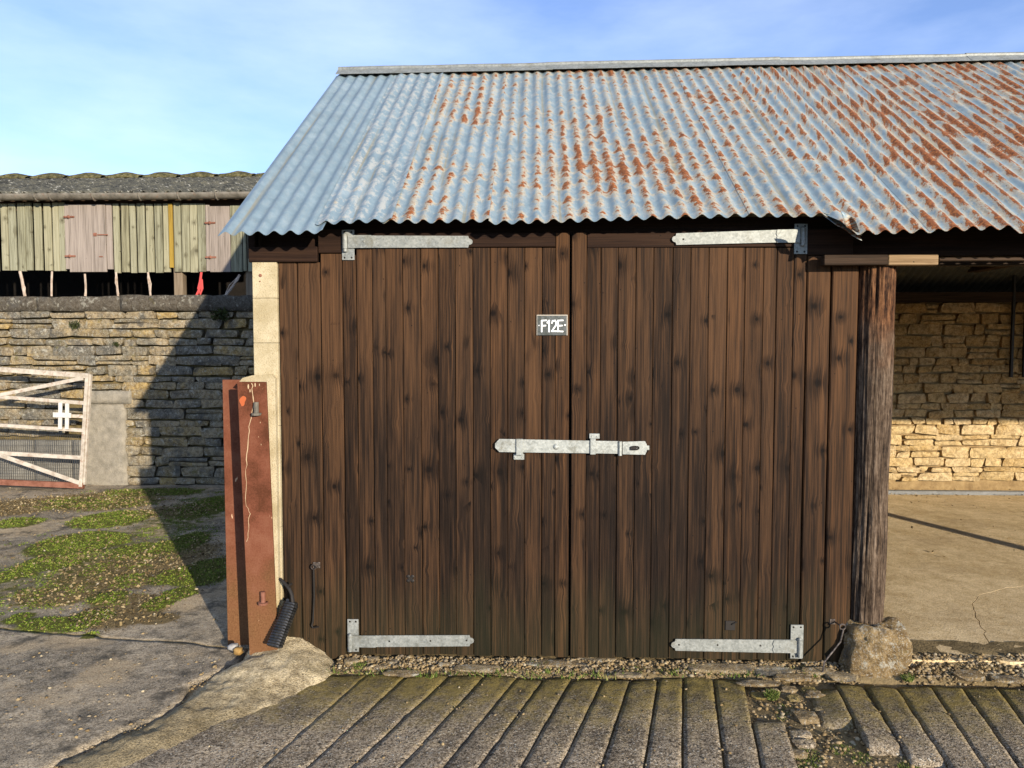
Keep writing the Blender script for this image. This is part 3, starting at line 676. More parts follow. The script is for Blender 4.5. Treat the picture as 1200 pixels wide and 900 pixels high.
for i in range(len(GL) - 1):
    g_ = .002 if i < 3 else .0050
    if i == 14:   strip_piece(GL[i], GL[i + 1], .18, 1, g_)
    elif i == 15: strip_piece(GL[i], GL[i + 1], .50, 1, g_, drop=.008)
    elif i == 16: strip_piece(GL[i], GL[i + 1], .03, .20, g_, tip=(.02, 0)); strip_piece(GL[i], GL[i + 1], .55, 1, g_, drop=.012)
    elif i == 17: strip_piece(GL[i], GL[i + 1], 0, .30, g_, tip=(-.015, .02)); strip_piece(GL[i], GL[i + 1], .52, 1, g_, drop=.010)
    elif i == 18: strip_piece(GL[i], GL[i + 1], 0, .33, g_); strip_piece(GL[i], GL[i + 1], .37, .62, g_, drop=.01, tip=(.02, 0)); strip_piece(GL[i], GL[i + 1], .64, 1, g_)
    elif i in (19, 20, 21): 
        c_ = .40 + .03 * (i - 19); strip_piece(GL[i], GL[i + 1], 0, c_, g_); strip_piece(GL[i], GL[i + 1], c_ + .008, 1, g_, drop=.004)
    else: strip_piece(GL[i], GL[i + 1], random.uniform(-.01, .01), 1, g_)

# threshold of rubble and flat stones under the doors
def thr_z(x, y): return -.034 + .010 * nz2(x, y, 8.) + (.050 if x > 1.95 else .012) * min(1., max(0., (y + .10) / .16))
thr = bpy.data.objects.new('threshold', None); col.objects.link(thr); thr['kind'] = 'structure'; WLOC['threshold'] = Vector((0, 0, 0))
v, f = grid(np.linspace(-1.05, 6.2, 180), np.linspace(-.20, .22, 18), lambda x, y: thr_z(x, y) + .006 * nz2(x, y, 30.) - min(.06, max(0., (-.125 - y) * 1.6)))
build('bed', v, f, 'dirt', thr, smooth=True)
def rock(name, cx, cy, cz, rx, ry, rz, mat, parent, sub=2, rough=.28, seed=None, flat=1., kind=None):
    bm = bmesh.new(); bmesh.ops.create_icosphere(bm, subdivisions=sub, radius=1)
    s = random.uniform(0, 99) if seed is None else seed
    for q in bm.verts:
        d = q.co.copy(); k = 1 + rough * mn.noise(d * 1.3 + Vector((s, s, s))) + rough * .5 * mn.noise(d * 3.1 + Vector((s, 0, s)))
        m = max(abs(d.x), abs(d.y), abs(d.z)); k *= (.72 + .28 / m * .9)
        k *= 1 + .16 * mn.noise(d * 5 + Vector((s, 1, s))); q.co = Vector((cx + d.x * k * rx, cy + d.y * k * ry, cz + min(d.z, .62 + .15 * d.x) * k * rz))
    bm.verts.index_update(); v = [q.co[:] for q in bm.verts]; f = [[q.index for q in t.verts] for t in bm.faces]; bm.free()
    if isinstance(parent, MB): parent.addm(v, f); return
    return build(name, v, f, mat, parent, smooth=False, kind=kind)
def flatstone(px, py, rpx, ht=.02, dpt=.05, z=-.02, mat='pad'):
    p = on_z(px, py, z); r_ = rpx / 226.
    rock('stone', p.x, p.y, z - .004, r_, dpt, ht, mat, thr, rough=.22)
for a in [(650, 777, 38, .016, .045), (845, 783, 42, .022, .05), (560, 783, 30, .014, .04), (470, 788, 22, .012, .035), (700, 772, 24, .012, .03), (905, 786, 26, .018, .045), (930, 793, 22, .016, .04), (890, 800, 26, .012, .03),
          (412, 775, 10, .022, .03), (438, 772, 7, .018, .02), (460, 776, 8, .014, .018), (447, 781, 9, .012, .02), (520, 778, 8, .012, .016), (735, 790, 18, .01, .03), (960, 786, 20, .02, .04), (985, 792, 18, .018, .04),
          (950, 775, 14, .016, .03), (1135, 791, 18, .024, .05), (1160, 787, 12, .012, .03), (1180, 795, 20, .012, .04), (1215, 790, 22, .014, .04), (1270, 792, 26, .016, .05)]:
    flatstone(*a)
def rampstone(px, py, rpx, ht, dpt, mat='ramp'):
    p = on_ramp(px, py); rock('stone', p.x, p.y, p.z - .016, rpx / 245., dpt, ht, mat, thr, rough=.25)
for a in [(945, 838, 14, .03, .05), (938, 858, 12, .024, .035), (930, 815, 9, .02, .03), (942, 868, 13, .02, .03), (925, 805, 10, .02, .03), (890, 812, 10, .016, .03), (955, 812, 11, .03, .04), (948, 806, 10, .02, .03), (905, 806, 8, .016, .02), (935, 880, 10, .02, .03), (960, 828, 8, .015, .02)]:
    rampstone(*a, mat='pad' if a[0] % 2 else 'ramp')

# floor of the open bay
bay = bpy.data.objects.new('shed_floor', None); col.objects.link(bay); bay['kind'] = 'structure'; WLOC['shed_floor'] = Vector((0, 0, 0))
FZ = .012
FY0 = on_z(1120, 773, FZ).y
crk = [on_z(a, b, FZ) for a, b in [(1166, 773), (1158, 752), (1150, 735), (1143, 720), (1138, 708), (1150, 696), (1175, 690), (1200, 686), (1260, 676), (1360, 668)]]
def floor_piece(poly):
    """flat slab with chamfered rim; poly counter-clockwise list of (x,y)"""
    n = len(poly); c = Vector((sum(p[0] for p in poly) / n, sum(p[1] for p in poly) / n))
    inner = []
    for i, p in enumerate(poly):
        a = Vector(poly[i - 1]); b = Vector(p); d = Vector(poly[(i + 1) % n]); t = (d - a).normalized(); nn = Vector((-t.y, t.x)); inner.append((p[0] + nn.x * .0015, p[1] + nn.y * .0015))
    v = [(x, y, FZ) for x, y in inner] + [(x, y, FZ - .006) for x, y in poly] + [(x, y, FZ - .10) for x, y in poly]
    f = [tuple(range(n))] + [(i, n + i, n + (i + 1) % n, (i + 1) % n) for i in range(n)] + [(n + i, 2 * n + i, 2 * n + (i + 1) % n, n + (i + 1) % n) for i in range(n)]
    return build('slab', v, f, 'floor', bay)
KERB_Y = on_z(1120, 580, FZ).y
cl = [(p.x, p.y) for p in crk]
fine = []
for a, b in zip(cl[:-1], cl[1:]):
    for k in range(4): t = k / 4; fine.append((a[0] + (b[0] - a[0]) * t + random.uniform(-.008, .008), a[1] + (b[1] - a[1]) * t + random.uniform(-.010, .010)))
fine.append(cl[-1]); fine[0] = cl[0]
wob = lambda x: FY0 + .03 * nz2(x, 2., 4.)
front_l = [(x, wob(x)) for x in np.linspace(1.86, cl[0][0] - .06, 12)]
front_r = [(x, wob(x)) for x in np.linspace(cl[0][0] + .06, 13.4, 12)]
floor_piece(front_l + fine + [(13.4, fine[-1][1]), (13.4, KERB_Y), (1.86, KERB_Y)])
off = [(x + .0016, y - .0016) for x, y in fine]
floor_piece(front_r + [(13.4, off[-1][1])] + off[::-1])
v, f = grid(np.linspace(-1.3, 13.5, 50), np.linspace(.1, BACK_Y + .1, 20), lambda x, y: FZ - .05)
build('bed', v, f, 'dirt', bay)
kb = MB(); kb.cbox(1.9, 13.4, KERB_Y + .02, KERB_Y + .10, -.04, FZ + .035, .008); kb.out('kerb', 'grey_kerb', bay)
mbk = MB()
v, f = grid(np.linspace(1.9, 13.4, 110), np.linspace(KERB_Y + .10, BACK_Y + .02, 8), lambda x, y: FZ + .02 + .16 * ((y - KERB_Y - .10) / (BACK_Y - KERB_Y - .08)) ** .8 + .012 * nz2(x, y, 7.))
build('sand_bank', v, f, 'sandy_base', bay, smooth=True)

# ================================================================== SHED
shed = empty('shed', (0, 0, 0), 'long timber-fronted farm shed under a rusty corrugated iron roof', 'shed')
PITCHC = .0805; AMP = .0105
def sheet(xa, xb, y_lo, y_hi, mat, lift=0., cut=None, jit=0., skew=0., name='roof_sheet', droop=None):
    nper = 8; nx = int(round((xb - xa) / PITCHC * nper)); ny = 26
    v = []; uvs = []
    for j in range(ny + 1):
        t = j / ny; 
        for i in range(nx + 1):
            x = xa + (xb - xa) * i / nx
            yl = y_lo + jit * ((i / nx) - .5)
            y = yl + (y_hi - yl) * t
            if cut: x = max(x, cut(y))
            xs = x + skew * (y - y_lo)
            ph = xs / PITCHC
            z = roof_z(xs, y) + AMP * math.cos(2 * math.pi * ph) + lift
            z += .0022 * mn.noise(Vector((xs * 5, y * 2.5, .3)))
            if j == 0: z += .002 * mn.noise(Vector((xs * 17, 1, 2.)))
            if droop: z += droop(xs, y)
            v.append((xs, y, z)); uvs.append((ph, (y - EAVE_Y) * 1.26))
    f = [(j * (nx + 1) + i, j * (nx + 1) + i + 1, (j + 1) * (nx + 1) + i + 1, (j + 1) * (nx + 1) + i) for j in range(ny) for i in range(nx)]
    o = build(name, v, f, mat, shed, smooth=True)
    ul = o.data.uv_layers.new(name='UVMap'); li = np.zeros(len(o.data.loops), dtype=np.int32); o.data.loops.foreach_get('vertex_index', li)
    ul.data.foreach_set('uv', np.asarray(uvs, dtype=np.float32)[li].ravel())
    sharp_rim(o); s = o.modifiers.new('thickness', 'SOLIDIFY'); s.thickness = .0016; s.offset = -1
    return o
ex = [X0(p, 262, EAVE_Y) for p in (261, 370, 447, 573, 735, 878, 957, 1070, 1165, 1290, 1420, 1560, 1710, 1870, 2040, 2210)] + [10.2, 13.6]
LOW_Y, RLOW = EAVE_Y - .06, EAVE_Y - .155
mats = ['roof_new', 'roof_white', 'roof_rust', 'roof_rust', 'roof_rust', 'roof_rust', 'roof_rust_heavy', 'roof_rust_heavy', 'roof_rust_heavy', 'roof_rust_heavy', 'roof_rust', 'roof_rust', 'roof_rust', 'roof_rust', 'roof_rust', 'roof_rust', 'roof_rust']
tipx = X0(985, 282, RLOW)
for k in range(17):
    a, b = ex[k], ex[k + 1]
    lo = LOW_Y if k == 0 else (RLOW + (0, .012, -.02, .01, 0, .008, -.01, 0, .01, 0, 0)[k - 6] if k >= 6 else EAVE_Y + (.0, .012, -.008, .006, .0)[k - 1])
    lap = .05
    cut = None
    if k == 6:
        x_top = X0(966, 247, EAVE_Y); x_bot = X0(1004, 283, RLOW)
        cut = lambda y: -9. if y > EAVE_Y + .06 else x_top + (x_bot - x_top) * min(1, max(0, (EAVE_Y + .03 - y) / (EAVE_Y + .03 - RLOW)))
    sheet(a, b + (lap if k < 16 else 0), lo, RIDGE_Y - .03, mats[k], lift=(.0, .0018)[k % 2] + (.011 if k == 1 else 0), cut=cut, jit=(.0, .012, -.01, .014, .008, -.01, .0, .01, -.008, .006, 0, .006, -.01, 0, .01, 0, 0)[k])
# bent down corner of the torn sheet
def flap():
    a = on_y(958, 246, EAVE_Y); v = []; n = 9
    for j in range(6):
        t = j / 5
        for i in range(n):
            s = i / (n - 1)
            px = 960 + 36 * s + 10 * t * s + 4 * t; py = 248 + 3 * s + (4 + 27 * s) * t
            y = EAVE_Y + .01 - .12 * t * s + .05 * math.sin(math.pi * t)
            p = on_y(px, py, y); v.append((p.x, p.y, p.z - .004 + .003 * math.sin(s * 14)))
    f = [(j * n + i, j * n + i + 1, (j + 1) * n + i + 1, (j + 1) * n + i) for j in range(5) for i in range(n - 1)]
    k0 = len(v)
    for j in range(5):
        for i in range(5):
            a_, b_ = i / 4, j / 4
            p = on_y(985 + 17 * a_ + 7 * b_, 246 + 10 * a_ + 20 * b_, -.315 + .02 * math.sin(a_ * 3.) + .02 * b_); v.append((p.x, p.y, p.z))
    f += [(k0 + j * 5 + i, k0 + (j + 1) * 5 + i, k0 + (j + 1) * 5 + i + 1, k0 + j * 5 + i + 1) for j in range(4) for i in range(4)]
    o = build('torn_flap', v, f, 'roof_rust_heavy', shed, smooth=True, label='rusty sheet corner torn and bent down')
    ul = o.data.uv_layers.new(name='UVMap')
    for lp in o.data.loops: ul.data[lp.index].uv = (o.data.vertices[lp.vertex_index].co.x * 12, o.data.vertices[lp.vertex_index].co.z * 3)
    s = o.modifiers.new('thickness', 'SOLIDIFY'); s.thickness = .0016
flap()
# back slope
def back_z(x, y): return ridge_z(x) - (y - RIDGE_Y) * (ridge_z(x) - 2.20) / (BACK_Y + .35 - RIDGE_Y)
_rz = roof_z
def roof_z(x, y): return _rz(x, y) if y <= RIDGE_Y else back_z(x, y)
xs_b = np.linspace(ex[0], ex[-1], 13)
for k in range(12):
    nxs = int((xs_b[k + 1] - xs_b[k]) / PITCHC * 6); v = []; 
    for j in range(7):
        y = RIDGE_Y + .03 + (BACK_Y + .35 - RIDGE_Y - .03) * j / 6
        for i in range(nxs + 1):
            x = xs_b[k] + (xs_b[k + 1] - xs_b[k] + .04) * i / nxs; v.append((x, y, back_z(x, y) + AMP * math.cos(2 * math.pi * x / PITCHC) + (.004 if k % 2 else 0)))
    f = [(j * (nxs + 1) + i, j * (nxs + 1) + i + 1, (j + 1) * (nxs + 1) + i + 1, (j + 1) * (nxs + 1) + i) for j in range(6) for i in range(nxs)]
    o = build('roof_sheet', v, f, 'shade_toned_sheet', shed, smooth=True)
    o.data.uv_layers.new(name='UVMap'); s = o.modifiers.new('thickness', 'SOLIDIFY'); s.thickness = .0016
# ridge capping in lengths
pieces = [on_y(p, 80, RIDGE_Y).x for p in (397, 640, 905, 1130, 1500)] + [13.6]
for k in range(5):
    prof = [(-.10, -.070), (-.07, -.046), (-.026, -.008), (-.024, .008), (-.010, .020), (.010, .020), (.024, .008), (.026, -.008), (.10, -.070)]
    v = []; nseg = 10
    for i in range(nseg + 1):
        x = pieces[k] + (pieces[k + 1] + (.05 if k < 4 else 0) - pieces[k]) * i / nseg
        for a, b in prof:
            v.append((x, RIDGE_Y + a, ridge_z(x) + b + .028 + (.004 if k % 2 else 0) + .004 * mn.noise(Vector((x * 3, a * 9, k)))))
    n = len(prof); f = [(i * n + j, (i + 1) * n + j, (i + 1) * n + j + 1, i * n + j + 1) for i in range(nseg) for j in range(n - 1)]
    o = build('ridge_cap', v, f, 'cap_metal', shed, smooth=False)
    ul = o.data.uv_layers.new(name='UVMap')
    for lp in o.data.loops:
        c = o.data.vertices[lp.vertex_index].co; ul.data[lp.index].uv = (c.x * 12 + .5 * 0, c.z * 3)
    s = o.modifiers.new('thickness', 'SOLIDIFY'); s.thickness = .002
# purlins and rafters under the sheets
for y in (.17, .75, 1.4, 1.86):
    z = 0; x1 = ex[-1] - .05
    zl, zr = roof_z(ex[0], y) - .026, roof_z(x1, y) - .026
    b = MB(); b.addm([(ex[0] + .1, y, zl - .08), (x1, y, zr - .08), (x1, y + .06, zr - .08), (ex[0] + .1, y + .06, zl - .08), (ex[0] + .1, y, zl), (x1, y, zr), (x1, y + .06, zr + .0), (ex[0] + .1, y + .06, zl)],
                     [(0, 3, 2, 1), (4, 5, 6, 7), (0, 1, 5, 4), (1, 2, 6, 5), (2, 3, 7, 6), (3, 0, 4, 7)])
    b.out('purlin', 'rough_wood', shed)
for y in (2.3, 3.1, 3.9):
    x1 = ex[-1] - .05; b = MB(); b.box(ex[0] + .1, x1, y, y + .06, back_z(0, y) - .15, back_z(0, y) - .04); b.out('purlin', 'rough_wood', shed)

DZ = .045                              # rough depth step
ZB = Z0(769)                           # foot of the doors
# walls: left gable wall with its cream end pillar
pxl, pxr = X0(298, 400), X0(326.5, 400)
b = MB(); b.box(pxl + .02, pxr - .01, .11, BACK_Y - .002, -.1, 2.0); b.out('side_wall', 'pale_block', shed)
pl = MB()
for (za, zb) in ((-.06, Z0(620)), (Z0(620) + .0012, Z0(500)), (Z0(500) + .0012, Z0(402)), (Z0(402) + .0012, Z0(349)), (Z0(349) + .0012, Z0(306))):
    pl.cbox(pxl, pxr, -.012, .105, za, zb, .0022)
pl.out('pillar', 'cream', shed)
cap = MB(); cx0, cx1 = X0(284, 445), X0(326, 445)
cap.prism([(cx0 + .07, -.05), (cx1, -.05), (cx1, Z0(444)), (cx1 - .02, Z0(438.5)), (cx0 + .07, Z0(440)), (cx0 + .02, Z0(443)), (cx0, Z0(448)), (cx0 + .07, Z0(452))], -.045, -.014); cap.out('pillar_base', 'cream', shed)
bolt = MB(); bolt.dome(X0(306, 322), -.012, Z0(322), .009, .006); bolt.dome(X0(305.5, 329), -.012, Z0(329), .004, .003); bolt.out('bolt', 'gate_rust', shed)
# gable infill under the verge
gm = MB(); gx = ex[0] + .10
gm.addm([(gx, .0, 2.0), (gx, BACK_Y, 2.0), (gx, BACK_Y, 2.15), (gx, RIDGE_Y, ridge_z(gx) - .03), (gx, .0, roof_z(gx, 0) - .03)], [(0, 1, 2, 3, 4)])
gm.addm([(gx + .02, .0, 2.0), (gx + .02, BACK_Y, 2.0), (gx + .02, BACK_Y, 2.15), (gx + .02, RIDGE_Y, ridge_z(gx) - .03), (gx + .02, .0, roof_z(gx, 0) - .03)], [(4, 3, 2, 1, 0)])
gm.out('gable_boarding', 'rough_wood', shed)
b = MB(); b.box(ex[-1] - .15, ex[-1] - .05, 0, BACK_Y, -.1, 2.1); b.out('side_wall', 'pale_block', shed)
# back wall of golden rubble
bw = MB(); bw.box(pxl + .03, 13.4, BACK_Y + .035, BACK_Y + .45, -.1, 2.17); bw = bw.out('back_wall', 'gold_mortar', shed)
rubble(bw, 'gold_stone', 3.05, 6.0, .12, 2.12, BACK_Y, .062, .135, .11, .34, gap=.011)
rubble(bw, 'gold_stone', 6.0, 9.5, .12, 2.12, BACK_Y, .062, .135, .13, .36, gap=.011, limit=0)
b = MB(); b.box(2.6, 13.3, BACK_Y - .05, BACK_Y + .03, 2.13, 2.24); b.out('wall_plate', 'rough_wood', shed)
# iron ladder-like bracket on the back wall
p = on_y(1188, 338, BACK_Y - .06); q = on_y(1197, 442, BACK_Y - .06)
b = MB(); b.box(p.x, p.x + .025, p.y, p.y + .03, q.z, p.z + .2); b.box(q.x + .02, q.x + .05, p.y, p.y + .03, q.z, p.z + .2)
b.out('wall_rail', 'iron', shed)
# knee bracket by the roof tie
b = MB(); t0, t1 = on_y(1160, 312, BACK_Y - .5), on_y(1215, 300, BACK_Y - .5); b.box(t0.x, t0.x + .14, .3, BACK_Y, t0.z - .02, t0.z + .14); b.out('tie_beam', 'rough_wood', shed)

# lintels
def px_box(name, x0, x1, ytop, ybot, yf, t, mat, bev=.003, label=None):
    b = MB(); b.cbox(X0(x0, (ytop + ybot) / 2, yf), X0(x1, (ytop + ybot) / 2, yf), yf, yf + t, Z0(ybot, (x0 + x1) / 2, yf), Z0(ytop, (x0 + x1) / 2, yf), bev)
    return b.out(name, mat, shed, label=label)
px_box('lintel', 290, 3600, 247, 296, .045, .10, 'lintel_wood')
px_box('fascia_board', 291, 371.5, 289, 307, -.018, .03, 'lintel_wood')
px_box('fascia_board', 372.5, 401, 268, 296.5, -.004, .03, 'lintel_wood')
px_box('lintel_block', 943, 1000, 268, 299, .0, .04, 'lintel_wood')
px_box('beam', 966, 1041, 298.5, 310.5, -.09, .05, 'rough_wood')
px_box('beam', 1041.4, 1100, 298.5, 310.5, -.09, .05, 'pale_plank', label='pale unstained end of the beam')
px_box('fascia_board', 1101, 3600, 296.5, 300.5, -.04, .03, 'rough_wood')
px_box('lintel', 1001, 3600, 297, 306.5, .06, .05, 'rough_wood')

# fixed boards beside the doors
TB = .024
def wall_board(x0, x1, ytop, ybot=772, yf=.004, g_=.0016):
    return board('wall_board', X0(x0) + g_, X0(x1) - g_, Z0(ybot, (x0 + x1) / 2, yf), Z0(ytop, (x0 + x1) / 2, yf), yf, TB, 'door_wood', shed, bev=.005)
wall_board(327.5, 349.5, 307.5); wall_board(349.5, 377, 307.5); wall_board(377, 402.5, 297.5, yf=-.006); wall_board(402.5, 418.5, 299, yf=.0, g_=.001)
wall_board(943.5, 971.5, 300, 776, yf=.0, g_=.003); wall_board(971.8, 1003.5, 310, 776, yf=-.004, g_=.003)
b = MB(); b.box(X0(327), X0(418), .03, .034, ZB - .03, Z0(300)); b.out('backing', 'black_inside', shed); b = MB(); b.box(X0(944), X0(1006), .032, .036, ZB - .03, Z0(300)); b.out('backing', 'black_inside', shed)

# doors
LE = [418.8, 437, 452.5, 472.5, 493.5, 513.5, 533.5, 554, 574.5, 594.8, 614.5, 634.8, 650.5]
RE = [686.8, 703.3, 723.3, 744, 764.5, 786.8, 807.5, 828.8, 850.5, 871, 892.5, 907.8, 927.5, 942.6]
def make_door(edges, stile, rail, x_out, lab):
    xa = min(edges[0], stile[0]); xb = max(edges[-1], stile[1])
    back = MB(); back.box(X0(xa) + .004, X0(xb) - .004, .030, .036, ZB, Z0(274))  # unseen black sheet added behind the boards to block light
    if xb < 700: back.box(X0(664), X0(674), .0365, .0405, ZB, Z0(274))  # strip added behind the seam to stop light between the leaves
    for zz in (.12, 1.05, 1.95): back.box(X0(xa) + .02, X0(xb) - .02, .036, .066, zz, zz + .14)
    d = back.out('door', 'black_inside', shed, label=lab)
    for a, c in zip(edges[:-1], edges[1:]):
        board('board', X0(a) + .0010, X0(c) - .0010, ZB + random.uniform(-.004, .004), Z0(290.5, (a + c) / 2), random.uniform(-.0016, .0016), TB, 'door_wood', d, bev=.0035, cup=.0006)
    board('stile', X0(stile[0]) + .001, X0(stile[1]) - .001, ZB - .002, Z0(273, stile[0]), -.0015, TB, 'door_wood', d, bev=.003)
    b = MB(); b.cbox(X0(rail[0]) + .001, X0(rail[1]) - .001, -.0035, .02, Z0(290, sum(rail) / 2) + .001, Z0(273, sum(rail) / 2), .003); b.out('top_rail', 'lintel_wood', d)
    return d
door_l = make_door(LE, (650.8, 667.2), (418.8, 650.6), 418, 'left door leaf carrying the number plate and latch bar')
door_r = make_door(RE, (669.4, 686.9), (686.8, 942.6), 943, 'right door leaf closing against the latch bar')

def hinge(parent, plate, strap, xs, tip, flip, bolts, notch=None, y=-.012):
    """plate: px box; strap: (x0,ytop0,ybot0, x1,ytop1,ybot1) px with the round tip at x1"""
    b = MB(); pm = (plate[0] + plate[1]) / 2; PL = []
    px_, pX = X0(plate[0], plate[2]), X0(plate[1], plate[2]); z0, z1 = Z0(plate[3], pm), Z0(plate[2], pm)
    b.cbox(px_, pX, -.010, -.0045, z0, z1, .0012)
    for zz in (z0 + .012, z1 - .012):
        for xx in (px_ + .014, pX - .014): PL.append((xx, zz))
    P = lambda px, py: (X0(px, py), Z0(py, px))
    x0, t0, b0, x1, t1, b1 = strap
    s = 1 if x1 > x0 else -1
    pts = [P(x0, b0), P(x1, b1)]
    m = (t1 + b1) / 2; h = (b1 - t1) / 2
    for k in range(7):
        a = -math.pi / 2 + math.pi * k / 6; pts.append(P(x1 + s * (1 + 4.2 * math.cos(a)), m - h * .55 * math.sin(a)))
    pts += [P(x1, t1), P(x0, t0)]
    if s < 0: pts = pts[::-1]
    b.prism(pts, y - .0045, y + .0005)
    for k in bolts:
        bx, by = P(*k[:2]); b.dome(bx, y - .0045, by, k[2], .006 if k[2] > .01 else .001)
    # reinforcing leaf near the knuckle and the knuckle with its pin
    if notch:
        nx_, nt, nb = notch; q0, q1 = P(x0, (nt + nb) / 2)[0], P(nx_, (nt + nb) / 2)[0]
        e = .006 * s; zt, zb_ = Z0(nt, nx_), Z0(nb, nx_); zm = (zt + zb_) / 2
        pp = [(q0, zb_), (q1, zb_), (q1 + e, zb_ * .7 + zt * .3), (q1, zm), (q1 + e, zb_ * .3 + zt * .7), (q1, zt), (q0, zt)]
        if s < 0: pp = pp[::-1]
        b.prism(pp, y - .0085, y - .0046)
    kx = X0(xs, (t0 + b0) / 2)
    b.tube([(kx, -.020, Z0(b0, xs) - .004), (kx, -.020, Z0(t0, xs) + .004)], .0135, 12)
    b.tube([(kx, -.020, Z0(b0, xs) - .020), (kx, -.020, Z0(b0, xs) - .003)], .0105, 12)
    b.tube([(kx, -.020, Z0(t0, xs) + .004), (kx, -.020, Z0(t0, xs) + .012)], [.011, .006], 12)
    hb = b.out('strap_hinge', 'galv', parent)
    scr = MB()
    for xx, zz in PL: scr.dome(xx, -.0100, zz, .0055, .0012)
    for k in tip: scr.dome(*[(X0(k[0], k[1]))], y - .0046, Z0(k[1], k[0]), .0052, .0012)
    return hb, scr
_q = MB(); _q.dome(0, 0, 0, 1, 1); SCF = list(_q.f)
def hinge_all(parent, *a, **k):
    hb, scr = hinge(parent, *a, **k)
    for k in range(0, len(scr.v), 21):
        q = MB(); q.v = scr.v[k:k + 21]; q.f = SCF; q.out('screw', 'screw', parent)
hinge_all(door_l, (401, 415.5, 269.5, 305), (409, 276.5, 291, 549, 277, 290.5), 405.5, [(420, 284.5), (434, 281)], 0, [(427.5, 283.8, .011)], notch=(436, 276.2, 291))
hinge_all(door_l, (407.5, 420.5, 725, 763), (413, 743.5, 757, 550.5, 743, 755.8), 411.5, [(457, 750), (505, 749.5), (547, 749)], 0, [(434, 750.8, .011)], notch=(441, 743.3, 757))
hinge_all(door_r, (930.5, 945.8, 262.5, 298), (936, 269, 284, 792, 274, 287.5), 939.5, [(800, 281), (910.5, 276.5)], 0, [(917, 276.5, .010)], notch=(909.5, 269.8, 285))
hinge_all(door_r, (926, 941, 731.5, 771), (934, 748.5, 764, 791, 747.5, 761), 935.5, [(795, 754), (840, 754.3), (890, 755)], 0, [(913, 756.5, .012)], notch=(905.5, 748.8, 763))
# latch bar across the meeting stiles
P = lambda px, py: (X0(px, py), Z0(py, px))
b = MB(); b.prism([P(585.5, 529), P(728, 531), P(728, 516.5), P(585.5, 513.8), P(580.5, 519), P(580.5, 524)][::1], -.022, -.015); b.dome(*[P(651.5, 523)[0]], -.022, P(651.5, 523)[1], .0165, .010); b.out('latch_bar', 'galv_new', door_l)
def keeper(parent, x0, x1, up):
    b = MB(); a0, a1 = X0(x0), X0(x1); zt, zb_ = Z0(514), Z0(531)
    b.cbox(a0, a1, -.031, -.0225, zb_ - .002, zt + .002, .002)
    if up: b.cbox(a0 - .004, a0 + .05, -.012, -.005, zt + .002, Z0(507.5), .002); b.cbox(a0, a1, -.031, -.006, zt + .001, zt + .006, .001); xs = (a0 + .010, a0 + .036); zz = Z0(511)
    else: b.cbox(a0 - .014, a0 + .042, -.012, -.005, Z0(538.5), zb_ - .002, .002); b.cbox(a0, a1, -.031, -.006, zb_ - .006, zb_ - .001, .001); xs = (a0 - .006, a0 + .032); zz = Z0(536)
    for x in xs: b.dome(x, -.012, zz, .005, .003)
    b.out('keeper', 'galv_new', parent)
keeper(door_l, 605, 613, False); keeper(door_r, 691.5, 698, True)
b = MB(); b.prism([P(729, 531.5), P(755, 532), P(757, 528), P(757, 520), P(755, 516.2), P(729, 517)], -.026, -.019)
b.tube([(X0(726, 524), -.024, Z0(532.5)), (X0(726, 524), -.024, Z0(516))], .010, 12); b.cbox(X0(756, 524), X0(760.5, 524), -.014, -.004, Z0(526.5), Z0(521), .002); b.out('hasp', 'galv_new', door_r)
b = MB()
lp = [(X0(743, 524) + .022 * math.cos(t), -.0275 - (.006 if abs(math.cos(t)) < .8 else 0), Z0(524, 743) + .008 * math.sin(t)) for t in np.linspace(0, 2 * math.pi, 15)]
b.tube(lp, .0042, 6); b.cbox(X0(737.5, 524), X0(745, 524), -.034, -.026, Z0(526), Z0(522), .002); b.out('staple', 'iron', door_r)
# small dark iron plates left on the doors
def plate4(parent, px, py, r_):
    b = MB(); x, z = P(px, py)
    for a in (45, 135, 225, 315): b.dome(x + r_ * math.cos(rad(a)), -.003, z + r_ * math.sin(rad(a)), r_ * .62, .004)
    b.cbox(x - r_ * .7, x + r_ * .7, -.006, -.001, z - r_ * .7, z + r_ * .7, .001); b.out('iron_plate', 'iron', parent)
plate4(door_l, 481, 678, .016)
b = MB(); b.cbox(X0(854), X0(866), -.007, -.001, Z0(735), Z0(724), .002); b.tube([P(857, 731)[:1] + (-.010,) + P(857, 731)[1:], P(863, 728)[:1] + (-.010,) + P(863, 728)[1:]], .004, 6); b.out('iron_plate', 'iron', door_r)
# log post
LX = (X0(1005, 500) + X0(1047, 500)) / 2; LY = .035
def log():
    NA, NZ = 110, 120; z0, z1 = Z0(727, 1024), Z0(304, 1024); v = []
    for j in range(NZ + 1):
        t = j / NZ; z = z0 + (z1 - z0) * t
        cx = LX + (-.022 + .026 * t) + .006 * math.sin(z * 2.1); R = .088 + .006 * t + .003 * math.sin(z * 5)
        for i in range(NA):
            a = 2 * math.pi * i / NA; c, s = math.cos(a), math.sin(a)
            n1 = mn.noise(Vector((c * 5.5, s * 5.5, z * .55))); n2 = mn.noise(Vector((c * 15, s * 15, z * 1.6))); n3 = mn.noise(Vector((c * 3, s * 3, z * 2.2)))
            fis = -max(0., 1 - abs(n1) * 7) * .013 - max(0., 1 - abs(n2) * 5) * .005
            v.append((cx + (R + fis + .006 * n3) * c, LY + (R + fis + .006 * n3) * s, z))
    f = [(j * NA + i, j * NA + (i + 1) % NA, (j + 1) * NA + (i + 1) % NA, (j + 1) * NA + i) for j in range(NZ) for i in range(NA)]
    f += [tuple(range(NA - 1, -1, -1)), tuple(range(NZ * NA, (NZ + 1) * NA))]
    return build('log_post', v, f, 'log', shed, smooth=True)
log()
